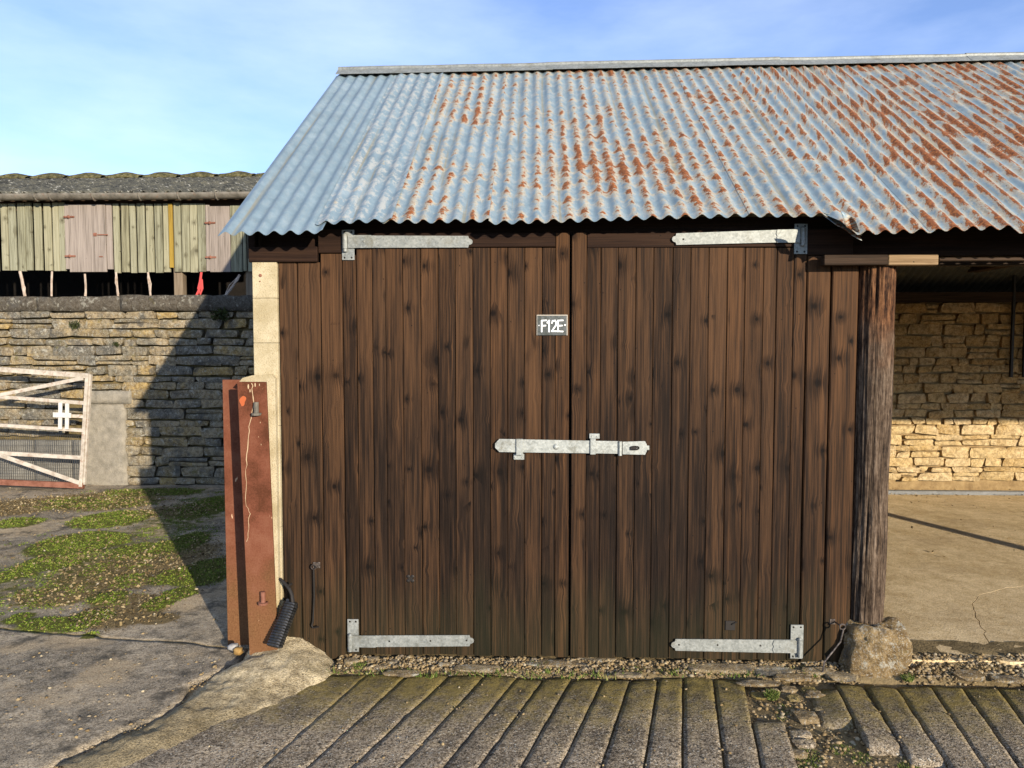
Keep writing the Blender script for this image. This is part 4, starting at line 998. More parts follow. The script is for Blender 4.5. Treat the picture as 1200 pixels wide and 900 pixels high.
# leaning prop added out of view to throw the shadow strip across the bay floor
b = MB(); g0 = on_z(1200, 645, 0); h0 = on_z(1042, 605, 0); dirs = (h0 - g0); base = g0 - dirs * ((g0.y - .25) / dirs.y)
tanE = math.tan(SUN_EL); k_ = math.cos(SUN_EL) / math.sin(SUN_EL); sh = Vector((-math.sin(SUN_AZ) * k_, -math.cos(SUN_AZ) * k_, 0))
ty = sh.y; onl = base + dirs * (ty / dirs.y); lean = onl.x - (base.x + sh.x)
caster = empty('shadow_pole', (base.x, base.y, 0), 'leaning timber prop added out of view for its shadow on the bay floor', 'caster')
b.tube([(base.x, base.y, -.02), (base.x + lean * 1.0, base.y, 1.0), (base.x + lean * 2.05, base.y, 2.05)], .055, 10); b.out('pole', 'grey_post', caster)

# ================================================================== small things on and by the shed
sp = empty('number_plate', (X0(647, 381), -.006, Z0(381, 647)), 'small grey metal plate lettered F12E on the left door leaf', 'sign')
b = MB(); b.cbox(X0(629, 381), X0(665, 381), -.0085, -.0035, Z0(393, 647), Z0(369, 647), .0012); b.out('plate', 'sign', sp)
b = MB(); xa, xb, za, zb = X0(629, 381), X0(665, 381), Z0(393, 647), Z0(369, 647)
b.box(xa, xb, -.0095, -.0086, zb - .004, zb); b.box(xb - .004, xb, -.0095, -.0086, za, zb - .0041); b.box(xa, xa + .002, -.0095, -.0086, za, zb - .0041); b.out('rim', 'edge', sp)
b = MB(); lh, lw = .056, .024; xa0 = X0(634.8, 381); zl0 = Z0(388.5, 647)
STR = {'F': [((0, 0), (0, 1)), ((0, 1), (1, 1.02)), ((0, .52), (.8, .54))], '1': [((.5, 0), (.5, 1)), ((.5, 1), (.12, .80))],
       '2': [((.02, .78), (.18, .97)), ((.18, .97), (.72, 1.)), ((.72, 1.), (.95, .80)), ((.95, .80), (.85, .55)), ((.85, .55), (.02, .03)), ((.02, .03), (1., .02))], 'E': [((0, 0), (0, 1)), ((0, 1), (1, 1.02)), ((0, .52), (.85, .54)), ((0, .02), (1, .0))]}
lay = 0
for ch, ox in zip('F12E', (0, .026, .052, .084)):
    for (a0, c0_), (a1, c1_) in STR[ch]:
        p0 = Vector((xa0 + ox + a0 * lw, zl0 + c0_ * lh)); p1 = Vector((xa0 + ox + a1 * lw, zl0 + c1_ * lh)); d = (p1 - p0).normalized() * .0035
        lay += 1; b.prism(bar(p0 - d, p1 + d, .0072, 0, 0)[::-1], -.0092 - .00004 * lay, -.0083)
b.out('lettering', 'letter', sp)
b = MB(); b.dome(X0(631.5, 381), -.0085, Z0(381.5, 631), .0032, .002); b.dome(X0(662, 381), -.0085, Z0(381, 662), .005, .002); b.out('screw', 'letter', sp)

def eye(b, x, y, z, r_, t=.0035, n=14): b.tube([(x + r_ * math.cos(a), y, z + r_ * math.sin(a)) for a in np.linspace(0, 2 * math.pi, n)], t, 6, cap=False)
hk = empty('cabin_hook', (X0(369, 663), -.01, Z0(663, 369)), 'black iron hook hanging straight down on the boards left of the doors', 'hook', 'iron cabin hooks on the shed front')
b = MB(); x, z = P(369, 663); eye(b, x, -.022, z, .013); b.cbox(x - .008, x + .030, -.006, -.001, z - .012, z + .020, .001)
for dx, dz in ((.0, .018), (.024, .018), (.024, -.006)): b.dome(x + dx, -.006, z + dz, .005, .003)
b.out('eye_plate', 'rod', hk)
b = MB(); x2, z2 = P(368, 733); b.tube([(x, -.020, z - .014), (x - .001, -.016, (z + z2) / 2), (x2, -.016, z2 + .03), (x2 - .006, -.018, z2 + .008), (x2 + .002, -.022, z2 - .004), (x2 + .034, -.03, z2 + .006)], .0048, 8); b.out('hook_rod', 'iron', hk)
hk2 = empty('cabin_hook', (X0(978, 728), -.01, Z0(728, 978)), 'worn iron hook slanting down from its eye beside the log post', 'hook', 'iron cabin hooks on the shed front')
b = MB(); x, z = P(980, 728); eye(b, x, -.075, z, .014, .004); b.tube([(x - .012, 0, z), (x - .004, -.06, z)], .004, 6); b.cbox(x - .036, x - .008, -.008, -.002, z - .014, z + .014, .001); b.out('eye_plate', 'rod', hk2)
q = on_y(964, 788, -.12); b = MB(); b.tube([(x, -.085, z - .012), (x - .016, -.092, z - .07), (q.x + .012, -.11, q.z + .05), (q.x, -.12, max(q.z, -.03))], .0045, 8); b.out('hook_rod', 'rod', hk2)

# rust red steel post
PFY = -.10
fp = on_z(295, 765, .0)
stp = empty('steel_post', (X0(300, 600, PFY), PFY, 0), 'rust red steel post standing against the cream pillar', 'post')
ztop = Z0(447.5, 300, PFY)
fl, fr = on_y(281, 450, PFY).x, on_y(317, 450, PFY).x
fl2, fr2 = on_y(289, 760, PFY).x, on_y(320, 760, PFY).x
fl = (fl + fl2) / 2; fr = (fr + fr2) / 2
b = MB(); b.cbox(fl, fr, PFY, PFY + .016, -.08, ztop, .002); b.v = [(x + .038 * (.5 - z / ztop), y, z) for x, y, z in b.v]; b.out('front_flange', 'red_steel', stp)
BFY = PFY + .19
bl = (on_y(262, 500, BFY).x + on_y(266, 740, BFY).x) / 2
b = MB(); b.cbox(bl, fr - .06, BFY, BFY + .014, -.08, ztop + .002, .002); b.out('back_flange', 'red_steel', stp)
b = MB(); b.cbox((fl + fr) / 2 - .006, (fl + fr) / 2 + .006, PFY + .0165, BFY - .0005, -.08, ztop - .002, .001); b.out('web', 'red_steel', stp)
def peg(px, py):
    b = MB(); p = on_y(px, py, PFY - .02); b.tube([(p.x, PFY - .016, p.z), (p.x, PFY - .016, p.z + .055)], .0125, 10); 
    b.tube([(p.x, PFY - .016, p.z - .012), (p.x, PFY - .016, p.z)], [.024, .026], 12); b.cbox(p.x - .02, p.x + .02, PFY - .014, PFY - .0005, p.z - .012, p.z, .002); b.out('hinge_peg', 'gutter' if py < 600 else 'gate_rust', stp)
peg(300, 484); peg(308, 706)
dp = MB(); pts0 = [(295, 449), (297, 462), (296, 480), (293, 500), (291, 520), (289, 545), (288, 565), (288, 590), (293, 602), (291, 620), (290, 640)]
pts = [(pts0[k][0] + (pts0[k + 1][0] - pts0[k][0]) * t / 4 + random.uniform(-.9, .9), pts0[k][1] + (pts0[k + 1][1] - pts0[k][1]) * t / 4) for k in range(10) for t in range(4)]
vv = []; n = len(pts)
for k, (a, c) in enumerate(pts):
    p = on_y(a + random.uniform(-.6, .6), c, PFY - .0006); w_ = .0028 if k < 20 else .0016
    vv += [(p.x - w_, p.y, p.z), (p.x + w_ * random.uniform(-.2, 1.), p.y, p.z)]
dp.addm(vv, [(2 * k, 2 * k + 2, 2 * k + 3, 2 * k + 1) for k in range(n - 1)])
for a, c, r_ in [(291, 453, .012), (299, 451, .010), (304, 451, .006), (293, 458, .008), (305, 495, .004), (303, 512, .003), (306, 521, .004)]:
    p = on_y(a, c, PFY - .0008); vv = [(p.x + r_ * .35 * math.cos(t), p.y, p.z + r_ * 1.1 * math.sin(t)) for t in np.linspace(0, 2 * math.pi, 9)[:-1]]; dp.addm(vv, [tuple(range(8))])
dp.out('paint_drip', 'drip', stp)
dp = MB(); p = on_y(284.5, 470, PFY - .0007); dp.addm([(p.x + .016 * math.cos(t) * (1 + .3 * math.sin(3 * t)), p.y, p.z + .026 * math.sin(t) + .006 * math.cos(t)) for t in np.linspace(0, 2 * math.pi, 15)[:-1]], [tuple(range(14))]); dp.out('primer_spot', 'orange_spot', stp)

# black coil spring leaning in the corner
c0 = on_y(322, 757, -.16); c1 = on_y(342, 705, -.075)
cs = empty('coil_spring', tuple(c0), 'black coil spring with a bent hooked end leaning by the steel post', 'spring')
ax = (c1 - c0); Lc = ax.length; ax.normalize(); s1 = ax.cross(Vector((0, 1, 0))).normalized(); s2 = ax.cross(s1)
turns = 17; pts = []
for k in range(turns * 14 + 1):
    t = k / (turns * 14); a = 2 * math.pi * k / 14; R = .034 if t < .93 else .034 - .010 * (t - .93) / .07
    pts.append(c0 + ax * (Lc * t) + (s1 * math.cos(a) + s2 * math.sin(a)) * R)
b = MB(); b.tube(pts, .0088, 6); b.tube([c0 + ax * .004, c1 - ax * .004], .027, 10); b.out('coil', 'rubber', cs)
h = [on_y(*a) for a in [(343, 706, -.075), (342, 697, -.07), (339, 690, -.065), (334, 684, -.055), (328, 678, -.05)]]
b = MB(); b.tube(h, [.012, .010, .0095, .009, .007], 8); e0 = on_y(337, 687, -.06); e1 = on_y(342, 684, -.06); b.tube([e0, e1], .007, 6); b.out('hooked_end', 'iron', cs)

# stones by the post feet
def lump(name, cx, cy, cz, rx, ry, rz, mat, seed, lab, cat, sub=4):
    bm = bmesh.new(); bmesh.ops.create_icosphere(bm, subdivisions=sub, radius=1)
    for q in bm.verts:
        d = q.co.copy(); m = max(abs(d.x), abs(d.y), abs(d.z)); k = .62 + .38 / m
        s = Vector((seed, seed * 2, 1)); k *= 1 + .34 * mn.noise(d * 1.5 + s) + .15 * mn.noise(d * 3.5 + s) + .06 * mn.noise(d * 9 + s) + .02 * mn.noise(d * 20 + s)
        k -= (.16 if sub > 3 else .05) * max(0, 1 - abs(mn.noise(d * 1.9 + s * 3)) * 8)
        k *= 1 - .14 * d.z
        q.co = Vector((cx + d.x * k * rx, cy + d.y * k * ry, cz + d.z * k * rz))
    bm.verts.index_update(); v = [q.co[:] for q in bm.verts]; f = [[q.index for q in t.verts] for t in bm.faces]; bm.free()
    return tag(build(name, v, f, mat, smooth=True), lab, cat)
sc_ = on_y(1022, 762, -.03)
lump('pad_stone', sc_.x, .0, sc_.z + .0, .158, .13, .185, 'pad', 4.2, 'rough mossy limestone block under the foot of the log post', 'stone')
p = on_y(274, 752, -.02); lump('broken_stone', p.x, -.03, .035, .027, .024, .018, 'white_stone', 9.1, 'small white stone lodged in the foot of the steel post', 'stone', 2)
p = on_y(279, 759, -.06); lump('broken_stone', p.x, -.06, .025, .025, .022, .020, 'ochre_stone', 3.3, 'small orange stone lodged in the foot of the steel post', 'stone', 2)

# ================================================================== FAR STONE WALL
wl = empty('stone_wall', (-4.5, WALL_Y, 0), 'old dry stone wall with dark coping behind the gate', 'wall')
WX0, WX1 = -8.4, on_y(318, 450, WALL_Y).x
WTOP = on_y(150, 347, WALL_Y).z; CB = on_y(150, 365, WALL_Y).z
b = MB(); b.box(WX0, WX1 + .6, WALL_Y + .060, WALL_Y + .42, -.15, WTOP - .03); b.out('core', 'mortar', wl)
pa, pb = on_y(99, 520, WALL_Y), on_y(147, 462, WALL_Y); gz0, gz1 = on_y(50, 566, WALL_Y).z, on_y(50, 516, WALL_Y).z
def skip(x, z):
    if pa.x - .02 < x < pb.x and z < pb.z - .02: return True
    if x < pa.x and z < gz1: return True
    return False
VX0 = on_y(-12, 450, WALL_Y).x
rubble(wl, 'wall_stone', VX0, WX1 + .1, .0, CB, WALL_Y, .075, .135, .14, .46, skip=skip, gap=.013, clip=lambda a, b, z: (max(a, pb.x - .004) if z < pb.z - .02 and a < pb.x < b else a, b))
rs = MB(); 
random.seed(21)
zz = 0.; 
while zz < CB - .05:
    hh = random.uniform(.09, .15); x = WX0
    while x < VX0 - .03:
        l = min(random.uniform(.16, .45), VX0 - .01 - x)
        if l > .05: rs.addm(*stone_mesh(x + .006, x + l - .006, zz + .006, min(zz + hh, CB) - .006, WALL_Y, .10))
        x += max(l, .05)
    zz += hh
rs.out('stonework', 'wall_stone', wl, smooth=True, kind='stuff')
def slab_part(name, x0, x1, z0, z1, yf, yb, mat, parent, res=.04, amp=.010, top=True):
    nx = max(3, int((x1 - x0) / res)); nz_ = max(3, int((z1 - z0) / res)); v = []; s = random.uniform(0, 40)
    for j in range(nz_ + 1):
        for i in range(nx + 1):
            x = x0 + (x1 - x0) * i / nx; z = z0 + (z1 - z0) * j / nz_
            e = (i in (0, nx)) or (j in (0, nz_))
            y = yf + amp * (mn.noise(Vector((x * 6 + s, z * 8, s))) + .5 * mn.noise(Vector((x * 19, z * 19, s)))) + (.008 if e else 0)
            if i in (0, nx): x += amp * mn.noise(Vector((z * 9, s, i)))
            if j in (0, nz_): z += amp * mn.noise(Vector((x * 7, s, j)))
            v.append((x, y, z))
    n = nx + 1; f = [(j * n + i, j * n + i + 1, (j + 1) * n + i + 1, (j + 1) * n + i) for j in range(nz_) for i in range(nx)]
    ring = [i for i in range(n)] + [j * n + nx for j in range(1, nz_ + 1)] + [nz_ * n + i for i in range(nx - 1, -1, -1)] + [j * n for j in range(nz_ - 1, 0, -1)]
    b0 = len(v); v += [(v[i][0], yb, v[i][2]) for i in ring]; m = len(ring)
    for k in range(m): f.append((ring[k], b0 + k, b0 + (k + 1) % m, ring[(k + 1) % m]))
    return build(name, v, f, mat, parent, smooth=True)
slab_part('render_patch', pa.x, pb.x, -.05, on_y(120, 473, WALL_Y).z, WALL_Y - .03, WALL_Y + .04, 'cement_patch', wl, amp=.012)
slab_part('cap_stone', on_y(104, 470, WALL_Y).x, on_y(156, 470, WALL_Y).x, on_y(120, 472.6, WALL_Y).z, on_y(120, 458, WALL_Y).z, WALL_Y - .045, WALL_Y + .06, 'cement_patch', wl, amp=.012)
for k in range(5):
    xa = -6.9 + k * .46 * 1.0; xb = xa + .455
    xb = min(xb, pa.x - .004)
    if xb - xa > .1: slab_part('concrete_block', xa, xb, -.05, gz1, WALL_Y - .01, WALL_Y + .05, 'pale_block', wl, amp=.006)
b = MB(); b.box(WX0, -6.91, WALL_Y, WALL_Y + .05, -.05, gz1); b.out('concrete_block', 'pale_block', wl)
x = WX0
while x < WX1 + .55:
    l = random.uniform(.62, 1.1); slab_part('coping_stone', x + .004, min(x + l, WX1 + .6) - .004, CB + .004, WTOP + random.uniform(-.008, .012), WALL_Y - .045, WALL_Y + .40, 'coping', wl, res=.05, amp=.014)
    x += l
# top faces of the coping
cp = MB(); cp.box(WX0, WX1 + .58, WALL_Y - .02, WALL_Y + .39, CB + .03, WTOP - .012); cp.out('coping_bed', 'coping', wl)
def plant(px, py, r_, lab, seed):
    c = on_y(px, py, WALL_Y - .04); rg = np.random.default_rng(seed); b = MB()
    for k in range(170):
        d = rg.normal(size=3); d /= np.linalg.norm(d); d *= rg.random() ** .5
        p = np.array([c.x + d[0] * r_ * 1.4, c.y - abs(d[1]) * r_ * .55, c.z + d[2] * r_]); a = rg.normal(size=3) * r_ * .22; e = rg.normal(size=3) * r_ * .13
        b.addm([p, p + a, p + a + e, p + e], [(0, 1, 2, 3)])
    return tag(b.out('wall_plant', 'dark_moss'), lab, 'plant', 'plants rooted in the stone wall')
plant(258, 369, .085, 'largest dark clump of plant below the coping near the shed', 1)
plant(88, 381, .05, 'dark round clump of plant on the wall above the gate', 2)
plant(136, 403, .03, 'tiny green plant rooted mid-wall right of the gate', 3)

# ================================================================== GATE
GY = WALL_Y - .42
gt = empty('metal_gate', (on_y(50, 560, GY).x, GY, 0), 'old white metal field gate with rusty bottom rail', 'gate')
Q = lambda px, py, Y=GY: (on_y(px, py, Y).x, on_y(px, py, Y).z)
def gbar(name, a, c, wid, mat='gate_paint', y=GY, dep=.035):
    (x0, z0), (x1, z1) = Q(*a, y), Q(*c, y)
    b = MB(); b.prism(bar((x0, z0), (x1, z1), wid, dep, y)[::-1], y, y + dep); return b.out(name, mat, gt)
gbar('rail', (-60, 428.5), (103, 440.5), .052); gbar('rail', (-60, 460.5), (100, 472.5), .038); gbar('rail', (62, 486), (100, 488.5), .034); gbar('rail', (-60, 494.5), (97, 504.5), .036)
gbar('rail', (-60, 527.5), (95, 536.5), .044); gbar('bottom_rail', (-60, 562.5), (97, 569.5), .062, 'gate_rust')
gbar('brace', (-60, 475), (97, 443), .040, y=GY - .012, dep=.011); gbar('brace', (-30, 523), (93, 566), .046, y=GY - .012, dep=.011)
gbar('stile', (101.8, 438.5), (94, 570.5), .038, y=GY - .004, dep=.045); gbar('stile', (105.6, 439), (98.2, 568), .020, y=GY + .006, dep=.03)
for a in ((70.5, 472, 503), (78.5, 473, 503)): gbar('latch_plate', (a[0], a[1]), (a[0] - .4, a[2]), .042, 'gate_new', y=GY - .022, dep=.009)
gbar('latch_plate', (62, 486), (83, 486.9), .055, 'gate_new', y=GY - .032, dep=.009)
b = MB()
for k in range(44):
    px = -20 + k * 2.6; p, q = on_y(px, 506 + px * .06, GY + .04), on_y(px, 566, GY + .04); b.box(p.x - .0018, p.x + .0018, GY + .038, GY + .041, q.z, p.z)
for k in range(9):
    py = 508 + k * 7; p, q = on_y(-20, py, GY + .04), on_y(94, py + 2, GY + .04); b.box(p.x, q.x, GY + .0412, GY + .0440, q.z - .0016, q.z + .0016)
b.out('wire_mesh', 'wire', gt, kind='stuff')

# ================================================================== FAR BARN
BY = WALL_Y + .30
barn = empty('barn', (-4.5, BY, 0), 'low barn clad in greenish boards above the stone wall', 'barn')
BX = lambda px, py=280: on_y(px, py, BY).x
BZ = lambda py, px=150: on_y(px, py, BY).z
def bboard(x0, x1, yt, yb, mat='green_board', name='cladding_board', dy=0., lean=0.):
    return board(name, BX(x0 + (.35 if name == 'cladding_board' else 0)), BX(x1 - (.35 if name == 'cladding_board' else 0)), BZ(yb), BZ(yt), BY + dy + random.uniform(-.006, .006), .022, mat, barn, bev=.003, lean=lean)
for (a, c) in [(-95, -86.5), (-85.5, -77), (-76, -69), (-68.5, -61), (-60, -51.5), (-50.5, -42), (-41, -32), (-30.5, -22), (-21, -12), (-11, -2), (.5, 8.7), (10.2, 19), (19.8, 29.2), (30.2, 38), (39.4, 48.8), (51, 60.3), (61.2, 68.8), (69, 76.2)]:
    bboard(a, c, 237 + random.uniform(-.5, .5), 316.5 + random.uniform(-.5, 1.), lean=random.uniform(-.006, .006))
for (a, c) in [(132.5, 140), (141.8, 151), (152, 159.2), (160.8, 170.2), (171.2, 180), (181, 190), (190.7, 198.8), (203.6, 212), (212.6, 222), (222.4, 231.6), (231.8, 241.2), (284, 288.5), (290, 297), (299, 308), (310, 319)]:
    bboard(a, c, 238.5 + random.uniform(-.5, .8), 318.5 + random.uniform(-1., 1.5), lean=random.uniform(-.006, .006), mat='green_board' if random.random() < .86 else 'pinkish_board')
bboard(76.5, 81.6, 239, 315, 'pinkish_board', 'door_jamb', dy=-.008); bboard(125.5, 131.8, 239, 315.5, 'pinkish_board', 'door_jamb', dy=-.008)
bboard(241.6, 246, 241, 318, 'pinkish_board', 'door_jamb', dy=-.008); bboard(270.5, 283.6, 242, 319, 'green_board', 'door_jamb', dy=-.004)
bboard(198.9, 203.4, 239, 314, 'yellow_board', 'batten', dy=-.02)
for xs_ in ((82, 125.2), (246.4, 270.2)):
    b = MB(); b.cbox(BX(xs_[0]), BX(xs_[1]), BY - .022, BY - .002, BZ(319, xs_[0]), BZ(240 if xs_[0] < 100 else 242, xs_[0]), .003)
    h = b.out('hatch', 'pinkish_board', barn)
    n_ = 4; 
    for py in ((254, 300) if xs_[0] < 100 else (262, 302)):
        b = MB(); b.cbox(BX(xs_[0] - 5), BX(xs_[0] + 7.5), BY - .034, BY - .0225, BZ(py + 1.2), BZ(py - .8), .002); b.dome(BX(xs_[0] + 1), BY - .034, BZ(py + .2), .02, .012); b.out('hinge', 'gate_rust', h)
    if xs_[0] < 100:
        b = MB(); b.cbox(BX(116), BX(128), BY - .034, BY - .0225, BZ(276), BZ(274.7), .002); b.cbox(BX(111), BX(115), BY - .03, BY - .0225, BZ(277), BZ(273), .002); b.cbox(BX(117), BX(121.5), BY - .03, BY - .0225, BZ(301.5), BZ(300.3), .002); b.out('bolt', 'gate_rust', h)
# posts in the open gap, interior
def bpost(x0, x1, yt, yb, dy=.03, mat='grey_post'):
    b = MB(); b.cbox(BX(x0), BX(x1), BY + dy, BY + dy + .10, BZ(yb), BZ(yt), .004); b.out('post', mat, barn)
bpost(201, 211.5, 236, 352)
for x_ in (-50, 285): bpost(x_, x_ + 8, 236, 352, dy=.05)
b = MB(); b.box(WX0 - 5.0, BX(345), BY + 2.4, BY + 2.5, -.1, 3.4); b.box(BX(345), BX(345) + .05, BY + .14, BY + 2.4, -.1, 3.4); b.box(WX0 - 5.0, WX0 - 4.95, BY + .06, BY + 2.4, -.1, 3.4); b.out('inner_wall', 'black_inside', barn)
b = MB(); b.box(WX0 - 4.9, BX(340), BY + .06, BY + .11, BZ(245), BZ(233)); b.out('wall_plate', 'rough_wood', barn)
# roof
RY2 = BY + 2.2
g0 = BZ(231.5); rz2 = on_y(150, 209, RY2).z
xr0, xr1 = WX0 - 5.0, BX(340) + .3
nx = int((xr1 - xr0) / .146 * 6); v = []
for j in range(25):
    t = j / 24; y = BY - .12 + (RY2 - BY + .12) * t
    for i in range(nx + 1):
        x = xr0 + (xr1 - xr0) * i / nx
        v.append((x, y, g0 + .03 + (rz2 - g0 - .03) * t + .026 * math.cos(2 * math.pi * x / .146) + .008 * nz2(x, y, 2.) + (.012 if j > 12 else 0) + .006 * nz2(x, y, 14.)))
f = [(j * (nx + 1) + i, j * (nx + 1) + i + 1, (j + 1) * (nx + 1) + i + 1, (j + 1) * (nx + 1) + i) for j in range(24) for i in range(nx)]
rf = build('roof', v, f, 'asbestos', barn, smooth=True); s = rf.modifiers.new('thickness', 'SOLIDIFY'); s.thickness = .008
v = [(xr0, RY2, rz2), (xr1, RY2, rz2), (xr1, RY2 + 2.4, g0 - .1), (xr0, RY2 + 2.4, g0 - .1)]
b = MB(); b.addm(v, [(0, 1, 2, 3)]); b.addm([(x, y, z - .03) for x, y, z in v], [(3, 2, 1, 0)]); b.out('roof', 'asbestos', barn)
for k in range(-3, 10):
    cx = on_y(24 + (k - 0) * 43.2, 206, RY2).x; l = .50; v = []; NA, NL = 12, 10
    for i in range(NL + 1):
        t = i / NL; x = cx - l / 2 + l * t
        R = .085 + .045 * max(0., math.sin(math.pi * t)) ** 2
        for a in range(NA + 1):
            th = math.pi * a / NA; v.append((x, RY2 - .26 * math.cos(th), rz2 - .05 + R * math.sin(th) + .010 * mn.noise(Vector((x * 8, th * 2, k)))))
    f = [(i * (NA + 1) + a, (i + 1) * (NA + 1) + a, (i + 1) * (NA + 1) + a + 1, i * (NA + 1) + a + 1) for i in range(NL) for a in range(NA)]
    o = build('ridge_tile', v, f, 'ridge_tile', rf, smooth=True); s = o.modifiers.new('thickness', 'SOLIDIFY'); s.thickness = .014
gut = []
for i in range(60):
    x = xr0 + (xr1 - .2 - xr0) * i / 59
    for a in range(9):
        th = math.pi + math.pi * a / 8; gut.append((x, BY - .14 + .058 * math.cos(th), g0 + .015 + .065 * math.sin(th) + .004 * nz2(x, 1., 1.)))
f = [(i * 9 + a, (i + 1) * 9 + a, (i + 1) * 9 + a + 1, i * 9 + a + 1) for i in range(59) for a in range(8)]
o = build('gutter', gut, f, 'gutter', barn, smooth=True); s = o.modifiers.new('thickness', 'SOLIDIFY'); s.thickness = .006
b = MB()
for px in (12, 55, 72, 121, 174, 219, 262): b.tube([(BX(px), BY - .14 + .067 * math.cos(t), g0 + .015 + .075 * math.sin(t)) for t in np.linspace(math.pi, 2 * math.pi, 7)], .010, 6)
b.out('gutter_bracket', 'gutter', barn)

# ropes hanging in the gap
def rope(pts, r_, lab, mat='rope', fray=0, dy=0.):
    b = MB(); P3 = [on_y(a, c, BY - .035 - dy + .0 * i) for i, (a, c) in enumerate(pts)]
    P3 = [Vector((p.x, p.y, max(p.z, WTOP + .02) if i == len(P3) - 1 else p.z)) for i, p in enumerate(P3)]
    b.tube(P3, r_, 6)
    for k in range(fray):
        p = P3[-1 - k % 2] ; t = P3[max(0, len(P3) - 3)]; m = (p + t) / 2 + Vector((random.uniform(-.03, .04), -.02, 0)); b.tube([t, m, p + Vector((random.uniform(-.02, .03), -.01, random.uniform(0, .04)))], .005, 5)
    return tag(b.out('rope', mat), lab, 'rope', 'rope ends hanging under the barn boards')
rope([(23.5, 318), (26, 328), (27.5, 338), (29.5, 349)], .017, 'thick pale rope end hanging leftmost under the barn boards', fray=1)
rope([(61, 318), (60.5, 330), (60.5, 349)], .012, 'thin straight rope hanging second from left under the barn boards')
rope([(99.5, 321), (100.5, 334), (100.5, 349)], .012, 'straight rope end hanging just below the large closed hatch', fray=1)
rope([(136, 319), (137, 333), (138.5, 349)], .013, 'frayed rope end hanging just right of the large hatch', fray=4)
rope([(173.5, 319), (175, 333), (176.5, 349)], .012, 'frayed rope end hanging just left of the wooden post', fray=4)
rope([(236, 319), (234.5, 330), (232.5, 338), (235, 345), (237, 338), (236.5, 328), (235, 336), (230, 349)], .015, 'bright red twine looped under the barn boards', 'red_rope')
rope([(281, 322), (273, 335), (264, 349)], .016, 'pale rope slanting to the wall beside the shed', fray=2)

# ================================================================== loose scatter
ICO = None
def ico():
    bm = bmesh.new(); bmesh.ops.create_icosphere(bm, subdivisions=1, radius=1); bm.verts.index_update()
    v = np.array([q.co[:] for q in bm.verts]); f = np.array([[q.index for q in t.verts] for t in bm.faces]); bm.free(); return v, f
IV, IF = ico()
def scatter_mesh(name, V, F, mat, label, cat=None, smooth=False):
    """V (n,k,3) world vertices, F (m,3 or 4) faces of one item"""
    n, k, _ = V.shape; faces = (F[None] + (np.arange(n) * k)[:, None, None]).reshape(-1, F.shape[1])
    me = bpy.data.meshes.new(name); me.vertices.add(n * k); me.vertices.foreach_set('co', V.reshape(-1).astype(np.float32))
    nl = faces.size; me.loops.add(nl); me.loops.foreach_set('vertex_index', faces.reshape(-1).astype(np.int32))
    me.polygons.add(len(faces)); me.polygons.foreach_set('loop_start', (np.arange(len(faces)) * F.shape[1]).astype(np.int32))
    me.update(calc_edges=True); me.validate(); me.materials.append(M[mat])
    o = bpy.data.objects.new(name, me); col.objects.link(o); o['kind'] = 'stuff'; o['label'] = label
    if cat: o['category'] = cat
    return o
def pebbles(name, pts, rmin, rmax, mat, label, sink=.3, pw=2.2, cat='gravel'):
    n = len(pts); r_ = rmin + (rmax - rmin) * RNG.random(n) ** pw
    sc3 = np.stack([r_ * RNG.uniform(.8, 1.3, n), r_ * RNG.uniform(.7, 1.1, n), r_ * RNG.uniform(.45, .85, n)], 1)
    a = RNG.uniform(0, 2 * math.pi, n); ca, sa = np.cos(a), np.sin(a)
    J = 1 + RNG.uniform(-.25, .25, (n, len(IV), 1)); v = IV[None] * J * sc3[:, None, :]
    x = v[..., 0] * ca[:, None] - v[..., 1] * sa[:, None]; y = v[..., 0] * sa[:, None] + v[..., 1] * ca[:, None]
    V = np.stack([x, y, v[..., 2]], -1) + np.asarray(pts)[:, None, :]; V[..., 2] += (sc3[:, 2] * (1 - sink * 2))[:, None] * .6
    return scatter_mesh(name, V, IF, mat, label, cat)
def blades(name, pts, hmin, hmax, wd, spread, mat, label, cat):
    n = len(pts); p = np.asarray(pts); a = RNG.uniform(0, 2 * math.pi, n); h_ = RNG.uniform(hmin, hmax, n); w_ = wd * RNG.uniform(.6, 1.4, n)
    dx, dy = np.cos(a) * w_, np.sin(a) * w_; t = RNG.normal(0, spread, (n, 2)) * h_[:, None]
    V = np.stack([p + np.stack([-dx, -dy, np.zeros(n) - .003], 1), p + np.stack([dx, dy, np.zeros(n) - .003], 1), p + np.stack([t[:, 0], t[:, 1], h_], 1)], 1)
    return scatter_mesh(name, V, np.array([[0, 1, 2]]), mat, label, cat)
def flakes(name, pts, smin, smax, mat, label, cat):
    n = len(pts); p = np.asarray(pts).copy(); p[:, 2] += .004; a = RNG.uniform(0, 2 * math.pi, n); s = smin + (smax - smin) * RNG.random(n) ** 1.8
    ax = np.stack([np.cos(a) * s, np.sin(a) * s, RNG.normal(0, .35, n) * s], 1); bx = np.stack([-np.sin(a) * s * .55, np.cos(a) * s * .55, RNG.normal(0, .35, n) * s], 1)
    up = np.zeros((n, 3)); up[:, 2] = s * RNG.uniform(.1, .5, n)
    V = np.stack([p - ax, p - bx * .9, p + ax, p + bx], 1); V[:, 1] += up; V[:, 3] += up * .6; V[..., 2] += .003
    return scatter_mesh(name, V, np.array([[0, 1, 2, 3]]), mat, label, cat)
